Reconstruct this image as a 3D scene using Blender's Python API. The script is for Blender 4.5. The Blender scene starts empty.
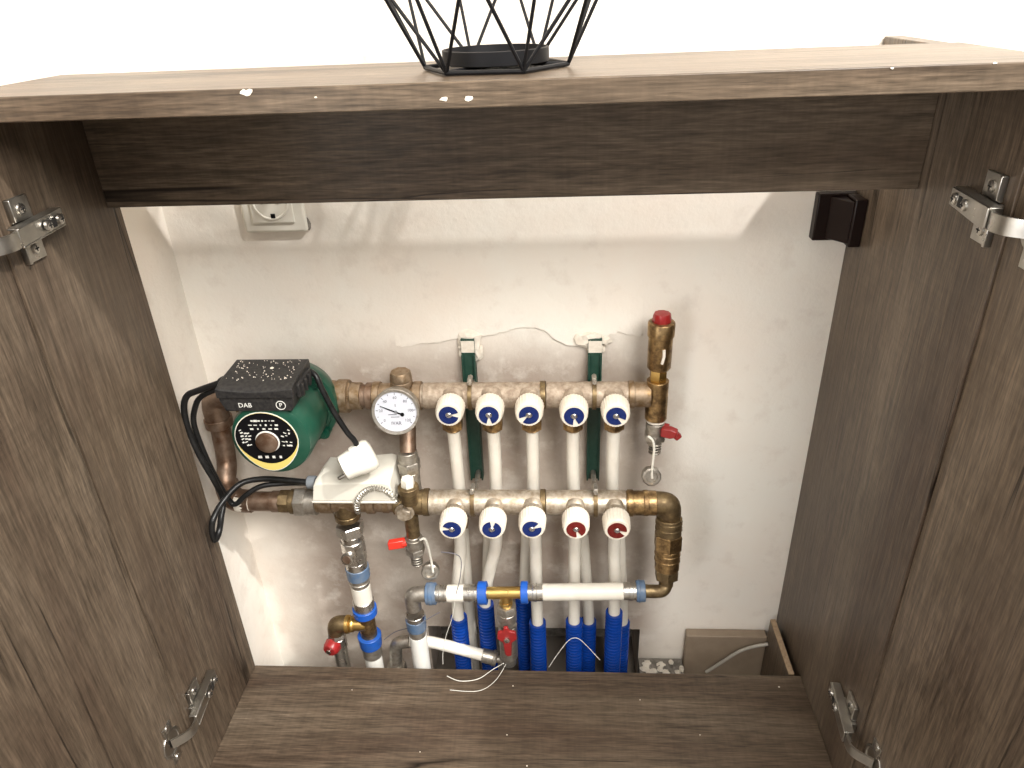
import bpy, bmesh, math, random
from mathutils import Vector, Matrix
random.seed(7)
sc = bpy.context.scene
COL = sc.collection
V = Vector

# ------------------------------------------------------------------ camera
F_PX = 731.7
CAM = V((0.0581, -0.7069, 0.8396)); YAW, PIT, ROL = 0.0761, 0.4962, -0.0428
fw = V((-math.sin(YAW) * math.cos(PIT), math.cos(YAW) * math.cos(PIT), -math.sin(PIT)))
r0 = V((math.cos(YAW), math.sin(YAW), 0)); u0 = r0.cross(fw)
rt = r0 * math.cos(ROL) + u0 * math.sin(ROL)
up = -r0 * math.sin(ROL) + u0 * math.cos(ROL)
cd = bpy.data.cameras.new('camera'); cam = bpy.data.objects.new('camera', cd); COL.objects.link(cam)
cd.sensor_fit = 'HORIZONTAL'; cd.sensor_width = 36.0; cd.lens = F_PX / 1024 * 36.0; cd.clip_start = 0.01
cam.matrix_world = Matrix(((rt.x, up.x, -fw.x, CAM.x), (rt.y, up.y, -fw.y, CAM.y), (rt.z, up.z, -fw.z, CAM.z), (0, 0, 0, 1)))
sc.camera = cam

# ------------------------------------------------------------------ world, lamps, exposure
w = bpy.data.worlds.new('world'); sc.world = w; w.use_nodes = True
bg = w.node_tree.nodes['Background']; bg.inputs[0].default_value = (1.0, 0.955, 0.90, 1); bg.inputs[1].default_value = 0.29
def area(name, loc, target, power, sx, sy, col):
    l = bpy.data.lights.new(name, 'AREA'); l.energy = power; l.shape = 'RECTANGLE'; l.size = sx; l.size_y = sy; l.color = col
    o = bpy.data.objects.new(name, l); COL.objects.link(o); o.location = loc
    o.rotation_euler = (V(target) - V(loc)).to_track_quat('-Z', 'Y').to_euler()
    return o
# ceiling lamp of the room, up to the right behind the viewer
bl = bpy.data.lights.new('ceiling_bulb', 'POINT'); bl.energy = 152; bl.shadow_soft_size = 0.035; bl.color = (1.0, 0.97, 0.93)
bo = bpy.data.objects.new('ceiling_bulb', bl); COL.objects.link(bo); bo.location = (1.38, -0.93, 2.45)
# daylight from the opening in the left wall
area('window_daylight', (-0.75, -1.35, 0.72), (0.1, 0.05, 0.35), 6.0, 0.42, 0.8, (0.98, 0.98, 1.0))
# added broad fill standing in for ceiling bounce, not a fixture of the room
area('ceiling_bounce_fill', (1.0, -1.9, 2.45), (0.0, -0.2, 0.2), 92, 1.5, 1.5, (1.0, 0.96, 0.91))
sc.view_settings.view_transform = 'Standard'; sc.view_settings.look = 'None'
sc.view_settings.gamma = 1.0; sc.view_settings.use_curve_mapping = False
sc.view_settings.exposure = 0.86

# ------------------------------------------------------------------ measuring helpers
def at(px, py, Y):
    """point of the place at depth Y seen at this spot of the photograph"""
    d = fw + rt * ((px - 512) / F_PX) - up * ((py - 384) / F_PX)
    return CAM + d * ((Y - CAM.y) / d.y)
def ax(px, py, X):
    d = fw + rt * ((px - 512) / F_PX) - up * ((py - 384) / F_PX)
    return CAM + d * ((X - CAM.x) / d.x)
def az(px, py, Z):
    d = fw + rt * ((px - 512) / F_PX) - up * ((py - 384) / F_PX)
    return CAM + d * ((Z - CAM.z) / d.z)

# ------------------------------------------------------------------ materials
M = {}
def nmat(name):
    m = bpy.data.materials.new(name); m.use_nodes = True; nt = m.node_tree
    b = nt.nodes['Principled BSDF']; M[name] = m
    return m, nt, b
def nd(nt, t, **kw):
    n = nt.nodes.new(t)
    for k, v in kw.items():
        if k in n.inputs.keys(): n.inputs[k].default_value = v
        else: setattr(n, k, v)
    return n
def ramp(nt, src, stops):
    r = nt.nodes.new('ShaderNodeValToRGB'); e = r.color_ramp.elements
    while len(e) < len(stops): e.new(0.5)
    for el, (p, c) in zip(e, stops):
        el.position = p; el.color = (c if len(c) == 4 else (*c, 1)) if not isinstance(c, (int, float)) else (c, c, c, 1)
    nt.links.new(src, r.inputs[0]); return r
def mixc(nt, fac, a, b, mode='MIX'):
    m = nt.nodes.new('ShaderNodeMix'); m.data_type = 'RGBA'; m.blend_type = mode
    for s, v in ((m.inputs[0], fac), (m.inputs[6], a), (m.inputs[7], b)):
        if hasattr(v, 'is_output'): nt.links.new(v, s)
        else: s.default_value = v if isinstance(v, (int, float)) else (*v, 1)
    return m.outputs[2]
def coords(nt, scale=(1, 1, 1), loc=(0, 0, 0)):
    tc = nt.nodes.new('ShaderNodeTexCoord'); mp = nt.nodes.new('ShaderNodeMapping')
    mp.inputs['Scale'].default_value = scale; mp.inputs['Location'].default_value = loc
    nt.links.new(tc.outputs['Object'], mp.inputs['Vector']); return mp.outputs[0]
def noise(nt, vec, scale, detail=4, rough=0.55, dist=0.0):
    n = nd(nt, 'ShaderNodeTexNoise', Scale=scale, Detail=detail, Roughness=rough, Distortion=dist)
    nt.links.new(vec, n.inputs['Vector']); return n.outputs[0]
def bump(nt, b, h, strength, dist=0.002):
    n = nd(nt, 'ShaderNodeBump', Strength=strength, Distance=dist)
    nt.links.new(h, n.inputs['Height']); nt.links.new(n.outputs[0], b.inputs['Normal'])

def wood(name, axis, seed=0.0):
    """grey-brown rustic oak laminate, grain along axis"""
    m, nt, b = nmat(name)
    def sc3(along, across):
        s = [across] * 3; s[axis] = along; return s
    L = (seed, seed * 1.7, seed * 0.6)
    n1 = noise(nt, coords(nt, sc3(1.3, 9), L), 1.0, 7, 0.6, 0.5)
    base = ramp(nt, n1, [(0.30, (0.056, 0.0365, 0.025)), (0.5, (0.100, 0.074, 0.051)), (0.72, (0.160, 0.124, 0.090))]).outputs[0]
    n2 = noise(nt, coords(nt, sc3(9, 170), L), 1.0, 4, 0.65)
    fine = ramp(nt, n2, [(0.28, 0.55), (0.5, 0.95), (0.72, 1.35)]).outputs[0]
    c = mixc(nt, 0.9, base, fine, 'MULTIPLY')
    n2b = noise(nt, coords(nt, sc3(38, 520), L), 1.0, 2, 0.6)
    c = mixc(nt, 0.8, c, ramp(nt, n2b, [(0.30, 0.50), (0.52, 1.0), (0.75, 1.50)]).outputs[0], 'MULTIPLY')
    n3 = noise(nt, coords(nt, sc3(230, 20), L), 1.0, 2, 0.5)
    c = mixc(nt, 0.4, c, ramp(nt, n3, [(0.35, 0.82), (0.65, 1.12)]).outputs[0], 'MULTIPLY')
    n4 = noise(nt, coords(nt, (3.2, 3.2, 3.2), L), 1.0, 3)
    c = mixc(nt, ramp(nt, n4, [(0.45, 0.0), (0.75, 0.45)]).outputs[0], c, (0.116, 0.086, 0.060))
    # long thin cracks along the grain
    n5 = noise(nt, coords(nt, sc3(0.34, 10), (seed + 3, 1, seed)), 1.0, 4, 0.42)
    band = ramp(nt, n5, [(0.4955, 0.0), (0.4985, 1.0), (0.5000, 1.0), (0.5030, 0.0)]).outputs[0]
    n6 = noise(nt, coords(nt, sc3(3.4, 9), (9, seed, 2)), 1.0, 2)
    gate = ramp(nt, n6, [(0.47, 0.0), (0.53, 1.0)]).outputs[0]
    crack = mixc(nt, 1.0, band, gate, 'MULTIPLY')
    n7 = noise(nt, coords(nt, sc3(0.5, 16), (seed + 31, 5, seed + 12)), 1.0, 4, 0.4)
    n8 = noise(nt, coords(nt, sc3(4.5, 14), (seed + 3, 19, 7)), 1.0, 2)
    cr2 = mixc(nt, 1.0, ramp(nt, n7, [(0.4945, 0.0), (0.4985, 0.85), (0.5000, 0.85), (0.5040, 0.0)]).outputs[0], ramp(nt, n8, [(0.52, 0.0), (0.58, 1.0)]).outputs[0], 'MULTIPLY')
    crack = mixc(nt, 1.0, crack, cr2, 'LIGHTEN')
    c = mixc(nt, crack, c, (0.010, 0.007, 0.005))
    nt.links.new(c, b.inputs['Base Color'])
    b.inputs['Roughness'].default_value = 0.36; b.inputs['Specular IOR Level'].default_value = 0.25
    h = mixc(nt, 1.0, fine, mixc(nt, 1.0, (1, 1, 1), crack, 'SUBTRACT'), 'MULTIPLY')
    bump(nt, b, h, 0.35, 0.0008)
    return m
wood('wood_x', 0, 0.0); wood('wood_z', 2, 4.0); wood('wood_z2', 2, 11.3); wood('wood_door', 2, 7.7); wood('wood_top', 0, 33.0)

def plain(name, col, rough=0.5, metal=0.0, var=0.0, vscale=60, dirt=None, bmp=0.0, spec=0.5):
    m, nt, b = nmat(name)
    b.inputs['Roughness'].default_value = rough; b.inputs['Metallic'].default_value = metal
    b.inputs['Specular IOR Level'].default_value = spec
    vec = coords(nt)
    n = noise(nt, vec, vscale, 5, 0.6)
    d = dirt or tuple(x * 0.45 for x in col)
    f = ramp(nt, n, [(0.38, var), (0.66, 0.0)]).outputs[0]
    nt.links.new(mixc(nt, f, col, d), b.inputs['Base Color'])
    if metal > 0:
        nt.links.new(ramp(nt, n, [(0.3, min(1, rough + 0.22)), (0.7, rough)]).outputs[0], b.inputs['Roughness'])
    if bmp: bump(nt, b, n, bmp, 0.001)
    return m
plain('brass', (0.50, 0.345, 0.165), 0.30, 1.0, 0.9, 110, (0.15, 0.095, 0.05), 0.3)
plain('brass_old', (0.21, 0.135, 0.065), 0.42, 0.85, 0.95, 130, (0.36, 0.28, 0.20), 0.5)
plain('brass_bright', (0.72, 0.50, 0.17), 0.24, 1.0, 0.4, 60, (0.40, 0.24, 0.09))
plain('brass_tarnish', (0.27, 0.20, 0.105), 0.38, 0.9, 0.9, 110, (0.13, 0.09, 0.05), 0.35)
plain('copper_old', (0.155, 0.085, 0.05), 0.38, 0.8, 0.8, 60, (0.33, 0.25, 0.19), 0.25)
plain('nickel', (0.58, 0.52, 0.43), 0.34, 0.75, 0.9, 130, (0.32, 0.25, 0.175), 0.4)
plain('nickel_dust', (0.46, 0.385, 0.30), 0.5, 0.4, 0.9, 130, (0.26, 0.195, 0.14), 0.4)
plain('chrome', (0.66, 0.64, 0.60), 0.20, 1.0, 0.5, 90, (0.30, 0.28, 0.25))
plain('chrome_dull', (0.50, 0.47, 0.42), 0.34, 0.9, 0.7, 130, (0.26, 0.23, 0.19), 0.3)
plain('hinge_steel', (0.46, 0.44, 0.40), 0.24, 1.0, 0.3, 60)
plain('dark_hole', (0.012, 0.011, 0.010), 0.7)
plain('pex', (0.74, 0.71, 0.63), 0.38, 0.0, 0.35, 50, (0.62, 0.55, 0.46))
plain('pex_print', (0.74, 0.74, 0.70), 0.4, 0.0, 0.3, 60, (0.6, 0.57, 0.5))
plain('sleeve_blue', (0.003, 0.042, 0.28), 0.26, 0.0, 0.4, 40, (0.006, 0.03, 0.15), spec=0.6)
plain('ring_blue', (0.008, 0.085, 0.43), 0.38, 0.0, 0.5, 80, (0.03, 0.08, 0.22), spec=0.35)
plain('ring_greyblue', (0.055, 0.115, 0.215), 0.4, 0.0, 0.5, 80, (0.17, 0.19, 0.21))
plain('red_plastic', (0.28, 0.010, 0.012), 0.35, 0.0, 0.5, 80, (0.20, 0.03, 0.025))
plain('red_bright', (0.62, 0.035, 0.02), 0.35, 0.0, 0.3, 80)
plain('black_plastic', (0.010, 0.010, 0.011), 0.45, 0.0, 0.5, 260, (0.05, 0.047, 0.043), spec=0.3)
plain('black_rubber', (0.006, 0.006, 0.006), 0.34, 0.0, 0.3, 120, (0.03, 0.03, 0.03), spec=0.3)
plain('black_wire', (0.006, 0.006, 0.007), 0.5, spec=0.2)
plain('black_print', (0.004, 0.004, 0.005), 0.45, spec=0.15)
plain('pump_green', (0.004, 0.050, 0.029), 0.35, 0.0, 0.45, 45, (0.025, 0.075, 0.05), 0.1, spec=0.35)
plain('pump_plaster', (0.36, 0.33, 0.25), 0.8, 0.0, 0.5, 60, (0.2, 0.22, 0.16), 0.4)
plain('bracket_green', (0.004, 0.036, 0.022), 0.5, 0.0, 0.4, 90, (0.03, 0.08, 0.06))
plain('white_plastic', (0.74, 0.72, 0.64), 0.42, 0.0, 0.15, 60, (0.65, 0.6, 0.5))
plain('knob_white', (0.74, 0.69, 0.60), 0.45, 0.0, 0.4, 150, (0.68, 0.58, 0.44))
plain('knob_blue', (0.004, 0.013, 0.095), 0.6, 0.0, 0.35, 200, (0.03, 0.05, 0.14), spec=0.15)
plain('knob_red', (0.105, 0.007, 0.006), 0.6, 0.0, 0.35, 200, (0.2, 0.04, 0.03), spec=0.15)
plain('dial_white', (0.58, 0.60, 0.66), 0.3)
plain('grey_print', (0.11, 0.11, 0.13), 0.5)
plain('thermostat_white', (0.62, 0.60, 0.53), 0.45, 0.0, 0.25, 45, (0.52, 0.47, 0.38))
plain('white_print', (0.62, 0.62, 0.58), 0.5)
plain('yellow_print', (0.62, 0.50, 0.14), 0.45)
plain('grey_rubber', (0.16, 0.175, 0.19), 0.5)
plain('brown_plastic', (0.010, 0.0045, 0.0035), 0.35, 0.0, 0.2, 60, spec=0.25)
plain('raw_chipboard', (0.42, 0.31, 0.20), 0.8, 0.0, 0.7, 220, (0.24, 0.16, 0.09), 0.3)
plain('skirting', (0.30, 0.235, 0.17), 0.6, 0.0, 0.5, 40, (0.22, 0.165, 0.115))
plain('cable_grey', (0.42, 0.39, 0.34), 0.5)
plain('plaster_white', (0.74, 0.69, 0.60), 0.9, 0.0, 0.5, 120, (0.55, 0.48, 0.39), 0.6)
plain('thread_white', (0.75, 0.73, 0.66), 0.6)
plain('rubble', (0.30, 0.27, 0.23), 0.95, 0.0, 0.8, 60, (0.10, 0.09, 0.075), 0.8)
plain('steel_spring', (0.55, 0.53, 0.48), 0.3, 1.0)
plain('floor_stone', (0.20, 0.17, 0.14), 0.8, 0.0, 0.5, 12)

def wallmat(name, patch):
    m, nt, b = nmat(name)
    vec = coords(nt)
    n1 = noise(nt, vec, 4.0, 5, 0.6); n2 = noise(nt, vec, 26, 6, 0.65); n3 = noise(nt, vec, 150, 3)
    c = mixc(nt, ramp(nt, n1, [(0.35, 0.0), (0.7, 1.0)]).outputs[0], (0.80, 0.77, 0.70), (0.79, 0.70, 0.61))
    c = mixc(nt, ramp(nt, n2, [(0.30, 0.45), (0.46, 0.0)]).outputs[0], c, (0.64, 0.57, 0.50))
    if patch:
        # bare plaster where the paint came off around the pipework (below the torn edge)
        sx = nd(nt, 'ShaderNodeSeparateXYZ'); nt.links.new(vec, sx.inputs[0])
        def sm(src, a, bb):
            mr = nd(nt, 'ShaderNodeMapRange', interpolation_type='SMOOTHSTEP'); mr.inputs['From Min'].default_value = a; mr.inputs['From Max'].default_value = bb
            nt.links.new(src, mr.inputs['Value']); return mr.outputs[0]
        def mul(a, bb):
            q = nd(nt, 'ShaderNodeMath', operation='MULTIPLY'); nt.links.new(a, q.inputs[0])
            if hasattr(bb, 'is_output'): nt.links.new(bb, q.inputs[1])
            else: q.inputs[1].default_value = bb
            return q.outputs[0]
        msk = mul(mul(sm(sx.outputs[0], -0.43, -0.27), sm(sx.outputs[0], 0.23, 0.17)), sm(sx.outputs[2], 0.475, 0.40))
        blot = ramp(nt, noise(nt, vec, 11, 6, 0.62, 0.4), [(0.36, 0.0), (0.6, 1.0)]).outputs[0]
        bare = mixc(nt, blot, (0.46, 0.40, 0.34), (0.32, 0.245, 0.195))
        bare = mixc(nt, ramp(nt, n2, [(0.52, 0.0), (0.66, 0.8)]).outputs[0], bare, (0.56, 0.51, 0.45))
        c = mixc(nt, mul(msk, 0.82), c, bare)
    nt.links.new(c, b.inputs['Base Color'])
    b.inputs['Roughness'].default_value = 0.85; b.inputs['Specular IOR Level'].default_value = 0.2
    h = mixc(nt, 0.3, ramp(nt, n2, [(0.3, 0.0), (0.7, 1.0)]).outputs[0], n3)
    bump(nt, b, h, 0.45, 0.0022)
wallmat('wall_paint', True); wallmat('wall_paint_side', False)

# ------------------------------------------------------------------ mesh helpers
ORG = {}
def basis(d):
    d = V(d).normalized()
    a = V((0, 0, 1)) if abs(d.z) < 0.9 else V((0, -1, 0))
    u = d.cross(a).normalized(); v = u.cross(d).normalized()
    return u, v, d
class MB:
    def __init__(s): s.v = []; s.f = []
    def add(s, vs, fs):
        o = len(s.v); s.v += [V(x) for x in vs]; s.f += [[i + o for i in f] for f in fs]; return s
    def box(s, lo, hi, rot=None, piv=None):
        x0, y0, z0 = lo; x1, y1, z1 = hi
        vs = [V(p) for p in ((x0, y0, z0), (x1, y0, z0), (x1, y1, z0), (x0, y1, z0), (x0, y0, z1), (x1, y0, z1), (x1, y1, z1), (x0, y1, z1))]
        if rot: pv = V(piv) if piv else (V(lo) + V(hi)) / 2; vs = [rot @ (q - pv) + pv for q in vs]
        return s.add(vs, [(3, 2, 1, 0), (4, 5, 6, 7), (0, 1, 5, 4), (1, 2, 6, 5), (2, 3, 7, 6), (3, 0, 4, 7)])
    def obox(s, c, X, Y, Z, sx, sy, sz):
        """box centred at c with axes X Y Z and full sizes"""
        c = V(c); X, Y, Z = V(X) * sx / 2, V(Y) * sy / 2, V(Z) * sz / 2
        vs = [c - X - Y - Z, c + X - Y - Z, c + X + Y - Z, c - X + Y - Z, c - X - Y + Z, c + X - Y + Z, c + X + Y + Z, c - X + Y + Z]
        return s.add(vs, [(3, 2, 1, 0), (4, 5, 6, 7), (0, 1, 5, 4), (1, 2, 6, 5), (2, 3, 7, 6), (3, 0, 4, 7)])
    def lathe(s, o, d, prof, n=24, ph=0.0, flute=0.0, cap=True):
        u, v, d = basis(d); o = V(o); vs = []; fs = []
        for t, r in prof:
            for i in range(n):
                a = ph + 2 * math.pi * i / n; rr = r * (1 - (flute if i % 2 else 0))
                vs.append(o + d * t + u * (rr * math.cos(a)) + v * (rr * math.sin(a)))
        for k in range(len(prof) - 1):
            for i in range(n):
                j = (i + 1) % n; fs.append((k * n + i, k * n + j, (k + 1) * n + j, (k + 1) * n + i))
        if cap:
            fs.append(tuple(range(n - 1, -1, -1))); e = (len(prof) - 1) * n; fs.append(tuple(e + i for i in range(n)))
        return s.add(vs, fs)
    def secs(s, o, d, secs):
        """stack of coaxial sections (t0, t1, r0, r1, sides)"""
        for q in secs:
            t0, t1, ra, rb, n = q
            if n <= 8:
                b = min(0.0012, (t1 - t0) * 0.2); s.lathe(o, d, [(t0, ra * 0.93), (t0 + b, ra), (t1 - b, rb), (t1, rb * 0.93)], n, math.pi / n)
            else:
                b = min(0.0006, (t1 - t0) * 0.2); s.lathe(o, d, [(t0, ra - b), (t0 + b, ra), (t1 - b, rb), (t1, rb - b)], n)
        return s
    def tube(s, pts, r, n=12, sm=0, closed=False):
        pts = [V(p) for p in pts]
        if sm: pts = smooth(pts, sm, closed)
        rs = r if isinstance(r, (list, tuple)) else None
        N = len(pts); vs = []; fs = []; pu = None
        for k in range(N):
            if closed: t = pts[(k + 1) % N] - pts[k - 1]
            else: t = pts[min(k + 1, N - 1)] - pts[max(k - 1, 0)]
            t.normalize()
            if pu is None: u, v, _ = basis(t)
            else:
                u = (pu - t * pu.dot(t)).normalized(); v = t.cross(u)
            pu = u; v = t.cross(u)
            rr = (rs[0] + (rs[1] - rs[0]) * k / (N - 1)) if rs else r
            for i in range(n):
                a = 2 * math.pi * i / n; vs.append(pts[k] + u * (rr * math.cos(a)) + v * (rr * math.sin(a)))
        for k in range(N if closed else N - 1):
            k2 = (k + 1) % N
            for i in range(n):
                j = (i + 1) % n; fs.append((k * n + i, k * n + j, k2 * n + j, k2 * n + i))
        if not closed:
            fs.append(tuple(range(n - 1, -1, -1))); e = (N - 1) * n; fs.append(tuple(e + i for i in range(n)))
        return s.add(vs, fs)
    def prism(s, poly, o, X, Y, h):
        """polygon (in X,Y about o) extruded by h along X x Y"""
        o, X, Y = V(o), V(X), V(Y); Z = X.cross(Y); n = len(poly)
        a = [o + X * x + Y * y for x, y in poly]; b = [p + Z * h for p in a]
        return s.add(a + b, [tuple(range(n - 1, -1, -1)), tuple(range(n, 2 * n))] + [(i, (i + 1) % n, n + (i + 1) % n, n + i) for i in range(n)])
    def sector(s, o, X, Y, r0_, r1_, a0, a1, h, n=24):
        """flat ring sector of thickness h"""
        outer = [(r1_ * math.cos(a0 + (a1 - a0) * i / n), r1_ * math.sin(a0 + (a1 - a0) * i / n)) for i in range(n + 1)]
        inner = [(r0_ * math.cos(a0 + (a1 - a0) * i / n), r0_ * math.sin(a0 + (a1 - a0) * i / n)) for i in range(n + 1)]
        o, X, Y = V(o), V(X), V(Y); Z = X.cross(Y)
        for i in range(n):
            q = [outer[i], outer[i + 1], inner[i + 1], inner[i]]
            s.prism(q, o, X, Y, h)
        return s
    def build(s, name, mat, parent=None, bevel=0.0, seg=2, ang=38, kind=None, label=None, flat=False):
        og = ORG[parent.name] if parent else V((0, 0, 0))
        me = bpy.data.meshes.new(name); me.from_pydata([tuple(p - og) for p in s.v], [], s.f); me.update()
        bm = bmesh.new(); bm.from_mesh(me); bmesh.ops.recalc_face_normals(bm, faces=bm.faces); bm.to_mesh(me); bm.free()
        if not flat:
            me.shade_smooth()
            me.set_sharp_from_angle(angle=math.radians(ang))
        me.materials.append(M[mat])
        o = bpy.data.objects.new(name, me); COL.objects.link(o)
        if parent: o.parent = parent; ORG[o.name] = og
        else: ORG[o.name] = og
        if bevel:
            md = o.modifiers.new('bevel', 'BEVEL'); md.width = bevel; md.segments = seg; md.limit_method = 'ANGLE'; md.angle_limit = math.radians(40)
        if kind: o['kind'] = kind
        if label: o['label'] = label
        return o
def smooth(p, k, closed=False):
    out = []; n = len(p)
    for i in range(n if closed else n - 1):
        a = p[i - 1] if (i > 0 or closed) else p[0]; b = p[i]; c = p[(i + 1) % n]; d = p[(i + 2) % n] if (i + 2 < n or closed) else p[-1]
        for j in range(k):
            t = j / k
            out.append(0.5 * ((2 * b) + (c - a) * t + (2 * a - 5 * b + 4 * c - d) * t * t + (3 * b - a - 3 * c + d) * t ** 3))
    if not closed: out.append(p[-1])
    return out
def thing(name, label, cat, loc, group=None):
    o = bpy.data.objects.new(name, None); COL.objects.link(o); o.location = loc; o.empty_display_size = 0.02
    ORG[o.name] = V(loc); o['label'] = label; o['category'] = cat
    if group: o['group'] = group
    return o
def tag(o, label, cat, group=None):
    o['label'] = label; o['category'] = cat
    if group: o['group'] = group
    return o
def text(mb, s, o, X, Y, size, depth=0.0003, align='CENTER'):
    """lettering as thin raised print, built into the mesh builder"""
    cu = bpy.data.curves.new('t', 'FONT'); cu.body = s; cu.size = size; cu.align_x = align; cu.align_y = 'CENTER'; cu.resolution_u = 2; cu.extrude = depth / 2
    ob = bpy.data.objects.new('t', cu); COL.objects.link(ob)
    dg = bpy.context.evaluated_depsgraph_get(); me = ob.evaluated_get(dg).to_mesh()
    o, X, Y = V(o), V(X), V(Y); Z = X.cross(Y)
    mb.add([o + X * q.co.x + Y * q.co.y + Z * q.co.z for q in me.vertices], [tuple(p.vertices) for p in me.polygons])
    ob.evaluated_get(dg).to_mesh_clear(); bpy.data.objects.remove(ob); bpy.data.curves.remove(cu)

# ------------------------------------------------------------------ the setting
YW = 0.12; XL = -0.407; FZ = -0.16; W2 = 0.382
ra = at(428, 627, YW); rb = at(640, 627, YW); RZ = -0.045
b = MB()          # back wall with the broken-out chase the pipes come out of
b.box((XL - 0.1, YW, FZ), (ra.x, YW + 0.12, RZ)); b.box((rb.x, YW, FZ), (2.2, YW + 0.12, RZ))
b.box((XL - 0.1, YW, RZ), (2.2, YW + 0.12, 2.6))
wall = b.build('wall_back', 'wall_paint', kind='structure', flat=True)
MB().box((ra.x - 0.01, YW + 0.09, FZ), (rb.x + 0.01, YW + 0.12, RZ + 0.01)).build('chase_back', 'rubble', wall, flat=True)
MB().box((rb.x + 0.0005, 0.080, FZ), (at(687, 660, 0.09).x - 0.002, YW - 0.0005, -0.108)).build('mortar_bed', 'rubble', wall, flat=True)
b = MB().box((XL - 0.1, -0.80, FZ), (XL, YW, 2.6)); b.build('wall_left', 'wall_paint_side', kind='structure', flat=True)
b = MB().box((-2.5, -3.2, FZ - 0.05), (2.2, YW + 0.12, FZ)); b.build('floor', 'floor_stone', kind='structure', flat=True)

# torn paint edge above the manifold: a thin skin with a ragged lower rim
edge = [(396, 346), (405, 347), (422, 343), (440, 342), (455, 338), (463, 334), (484, 335), (500, 332), (515, 328), (530, 326), (545, 329), (556, 340), (567, 344), (583, 346), (592, 349), (601, 343), (606, 335), (618, 331), (632, 334), (646, 338)]
pts = []
for (x, y), (x2, y2) in zip(edge, edge[1:]):
    for k in range(3):
        t = k / 3; pts.append((x + (x2 - x) * t, y + (y2 - y) * t + random.uniform(-1.0, 1.0)))
b = MB(); vs = []; fs = []
for x, y in pts:
    p = at(x, y, YW); vs += [p + V((0, -0.0030 * min(1, (x - 395) / 40, (648 - x) / 10) - 0.0001, 0)), p + V((0, 0.0005, 0)), V((p.x, YW - 0.0002, p.z + 0.05))]
for k in range(len(pts) - 1):
    fs += [(3 * k, 3 * k + 3, 3 * k + 5, 3 * k + 2), (3 * k + 1, 3 * k + 4, 3 * k + 3, 3 * k)]
b.add(vs, fs); b.build('paint_layer', 'wall_paint_side', wall, label='torn lower edge of the wall paint')
def lump(name, px, py, Y, sx, sy, sz, mat, parent=None, rest=None):
    c = at(px, py, Y)
    if rest is not None: c.z = rest + sz * 0.75
    bm = bmesh.new(); bmesh.ops.create_icosphere(bm, subdivisions=2, radius=1)
    for q in bm.verts:
        k = 1 + random.uniform(-0.3, 0.3); q.co = V((q.co.x * sx * k, q.co.y * sy * k, q.co.z * sz * k)) + c
    mb = MB().add([q.co.copy() for q in bm.verts], [[q.index for q in f.verts] for f in bm.faces]); bm.free()
    return mb.build(name, mat, parent, flat=True)
for px, py, sx, sz in ((470, 341, 0.010, 0.012), (477, 352, 0.006, 0.009), (590, 338, 0.013, 0.008), (597, 346, 0.008, 0.007), (604, 341, 0.007, 0.006), (464, 350, 0.005, 0.008)):
    lump('plaster_lump', px, py, YW - 0.004, sx * 1.35, 0.007, sz * 1.3, 'plaster_white', wall)
for i in range(26):
    px = random.uniform(644, 682); py = random.uniform(655, 667)
    lump('rubble_piece', px, py, random.uniform(0.085, 0.112), random.uniform(0.003, 0.007), 0.005, random.uniform(0.0015, 0.0035), random.choice(['plaster_white', 'plaster_white', 'rubble']), wall, -0.108)

lump('plaster_chip', 307, 224, YW - 0.001, 0.004, 0.002, 0.008, 'rubble', wall)
# skirting pieces
a = at(687, 636, 0.104)
b = MB().box((a.x, 0.104, FZ), (W2 - 0.014, YW - 0.0005, a.z)); sk = b.build('baseboard_back', 'skirting', kind='structure', bevel=0.0015)
b = MB().box((0.367, 0.004, FZ), (0.3745, 0.103, -0.004)); o = b.build('baseboard_right', 'brown_plastic', kind='structure')
o.data.materials[0] = M['wood_z']
b = MB().box((0.367, 0.004, -0.004), (0.3745, 0.103, -0.0015)); b.build('raw_edge', 'raw_chipboard', o, label='pale raw chipboard top edge')

# ------------------------------------------------------------------ cabinet
cab = thing('cabinet', 'open grey-brown oak cabinet framing the pipework, both doors swung wide', 'cabinet', (0, -0.08, FZ))
ZT = 0.784; YF = -0.166
b = MB().prism([(YF, FZ), (0, FZ), (0, 0.7655), (YF, 0.7655)], (-W2 - 0.018, 0, 0), (0, 1, 0), (0, 0, 1), 0.018)
b.build('side_panel', 'wood_z', cab, bevel=0.0008)
b = MB().prism([(YF, FZ), (YW - 0.001, FZ), (YW - 0.001, ZT - 0.001), (0.009, ZT - 0.001), (0.009, 0.7655), (YF, 0.7655)], (W2, 0, 0), (0, 1, 0), (0, 0, 1), 0.018)
b.build('side_panel', 'wood_z2', cab, bevel=0.0008)
MB().box((-W2, YF, -0.018), (W2, 0, 0)).build('bottom_panel', 'wood_x', cab, bevel=0.0008)
top = MB().box((-0.4055, -0.1645, 0.766), (0.402, 0.0065, ZT)).build('top_panel', 'wood_top', cab, bevel=0.001)
MB().box((-W2, -0.021, 0.6655), (W2, -0.003, 0.766)).build('top_rail', 'wood_x', cab, bevel=0.0008)
bp = bpy.data.objects['bottom_panel']
for px, py, q in ((513, 686, 0.0011), (507, 735, 0.0009), (527, 766, 0.0012), (779, 687, 0.0014), (420, 752, 0.0008), (640, 700, 0.0008), (352, 690, 0.0008), (700, 735, 0.0007)):
    MB().lathe(az(px, py, -0.0002), (0, 0, 1), [(0, q), (0.0006, q * 0.7)], 7).build('dust_speck', 'plaster_white', bp, flat=True)
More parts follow.
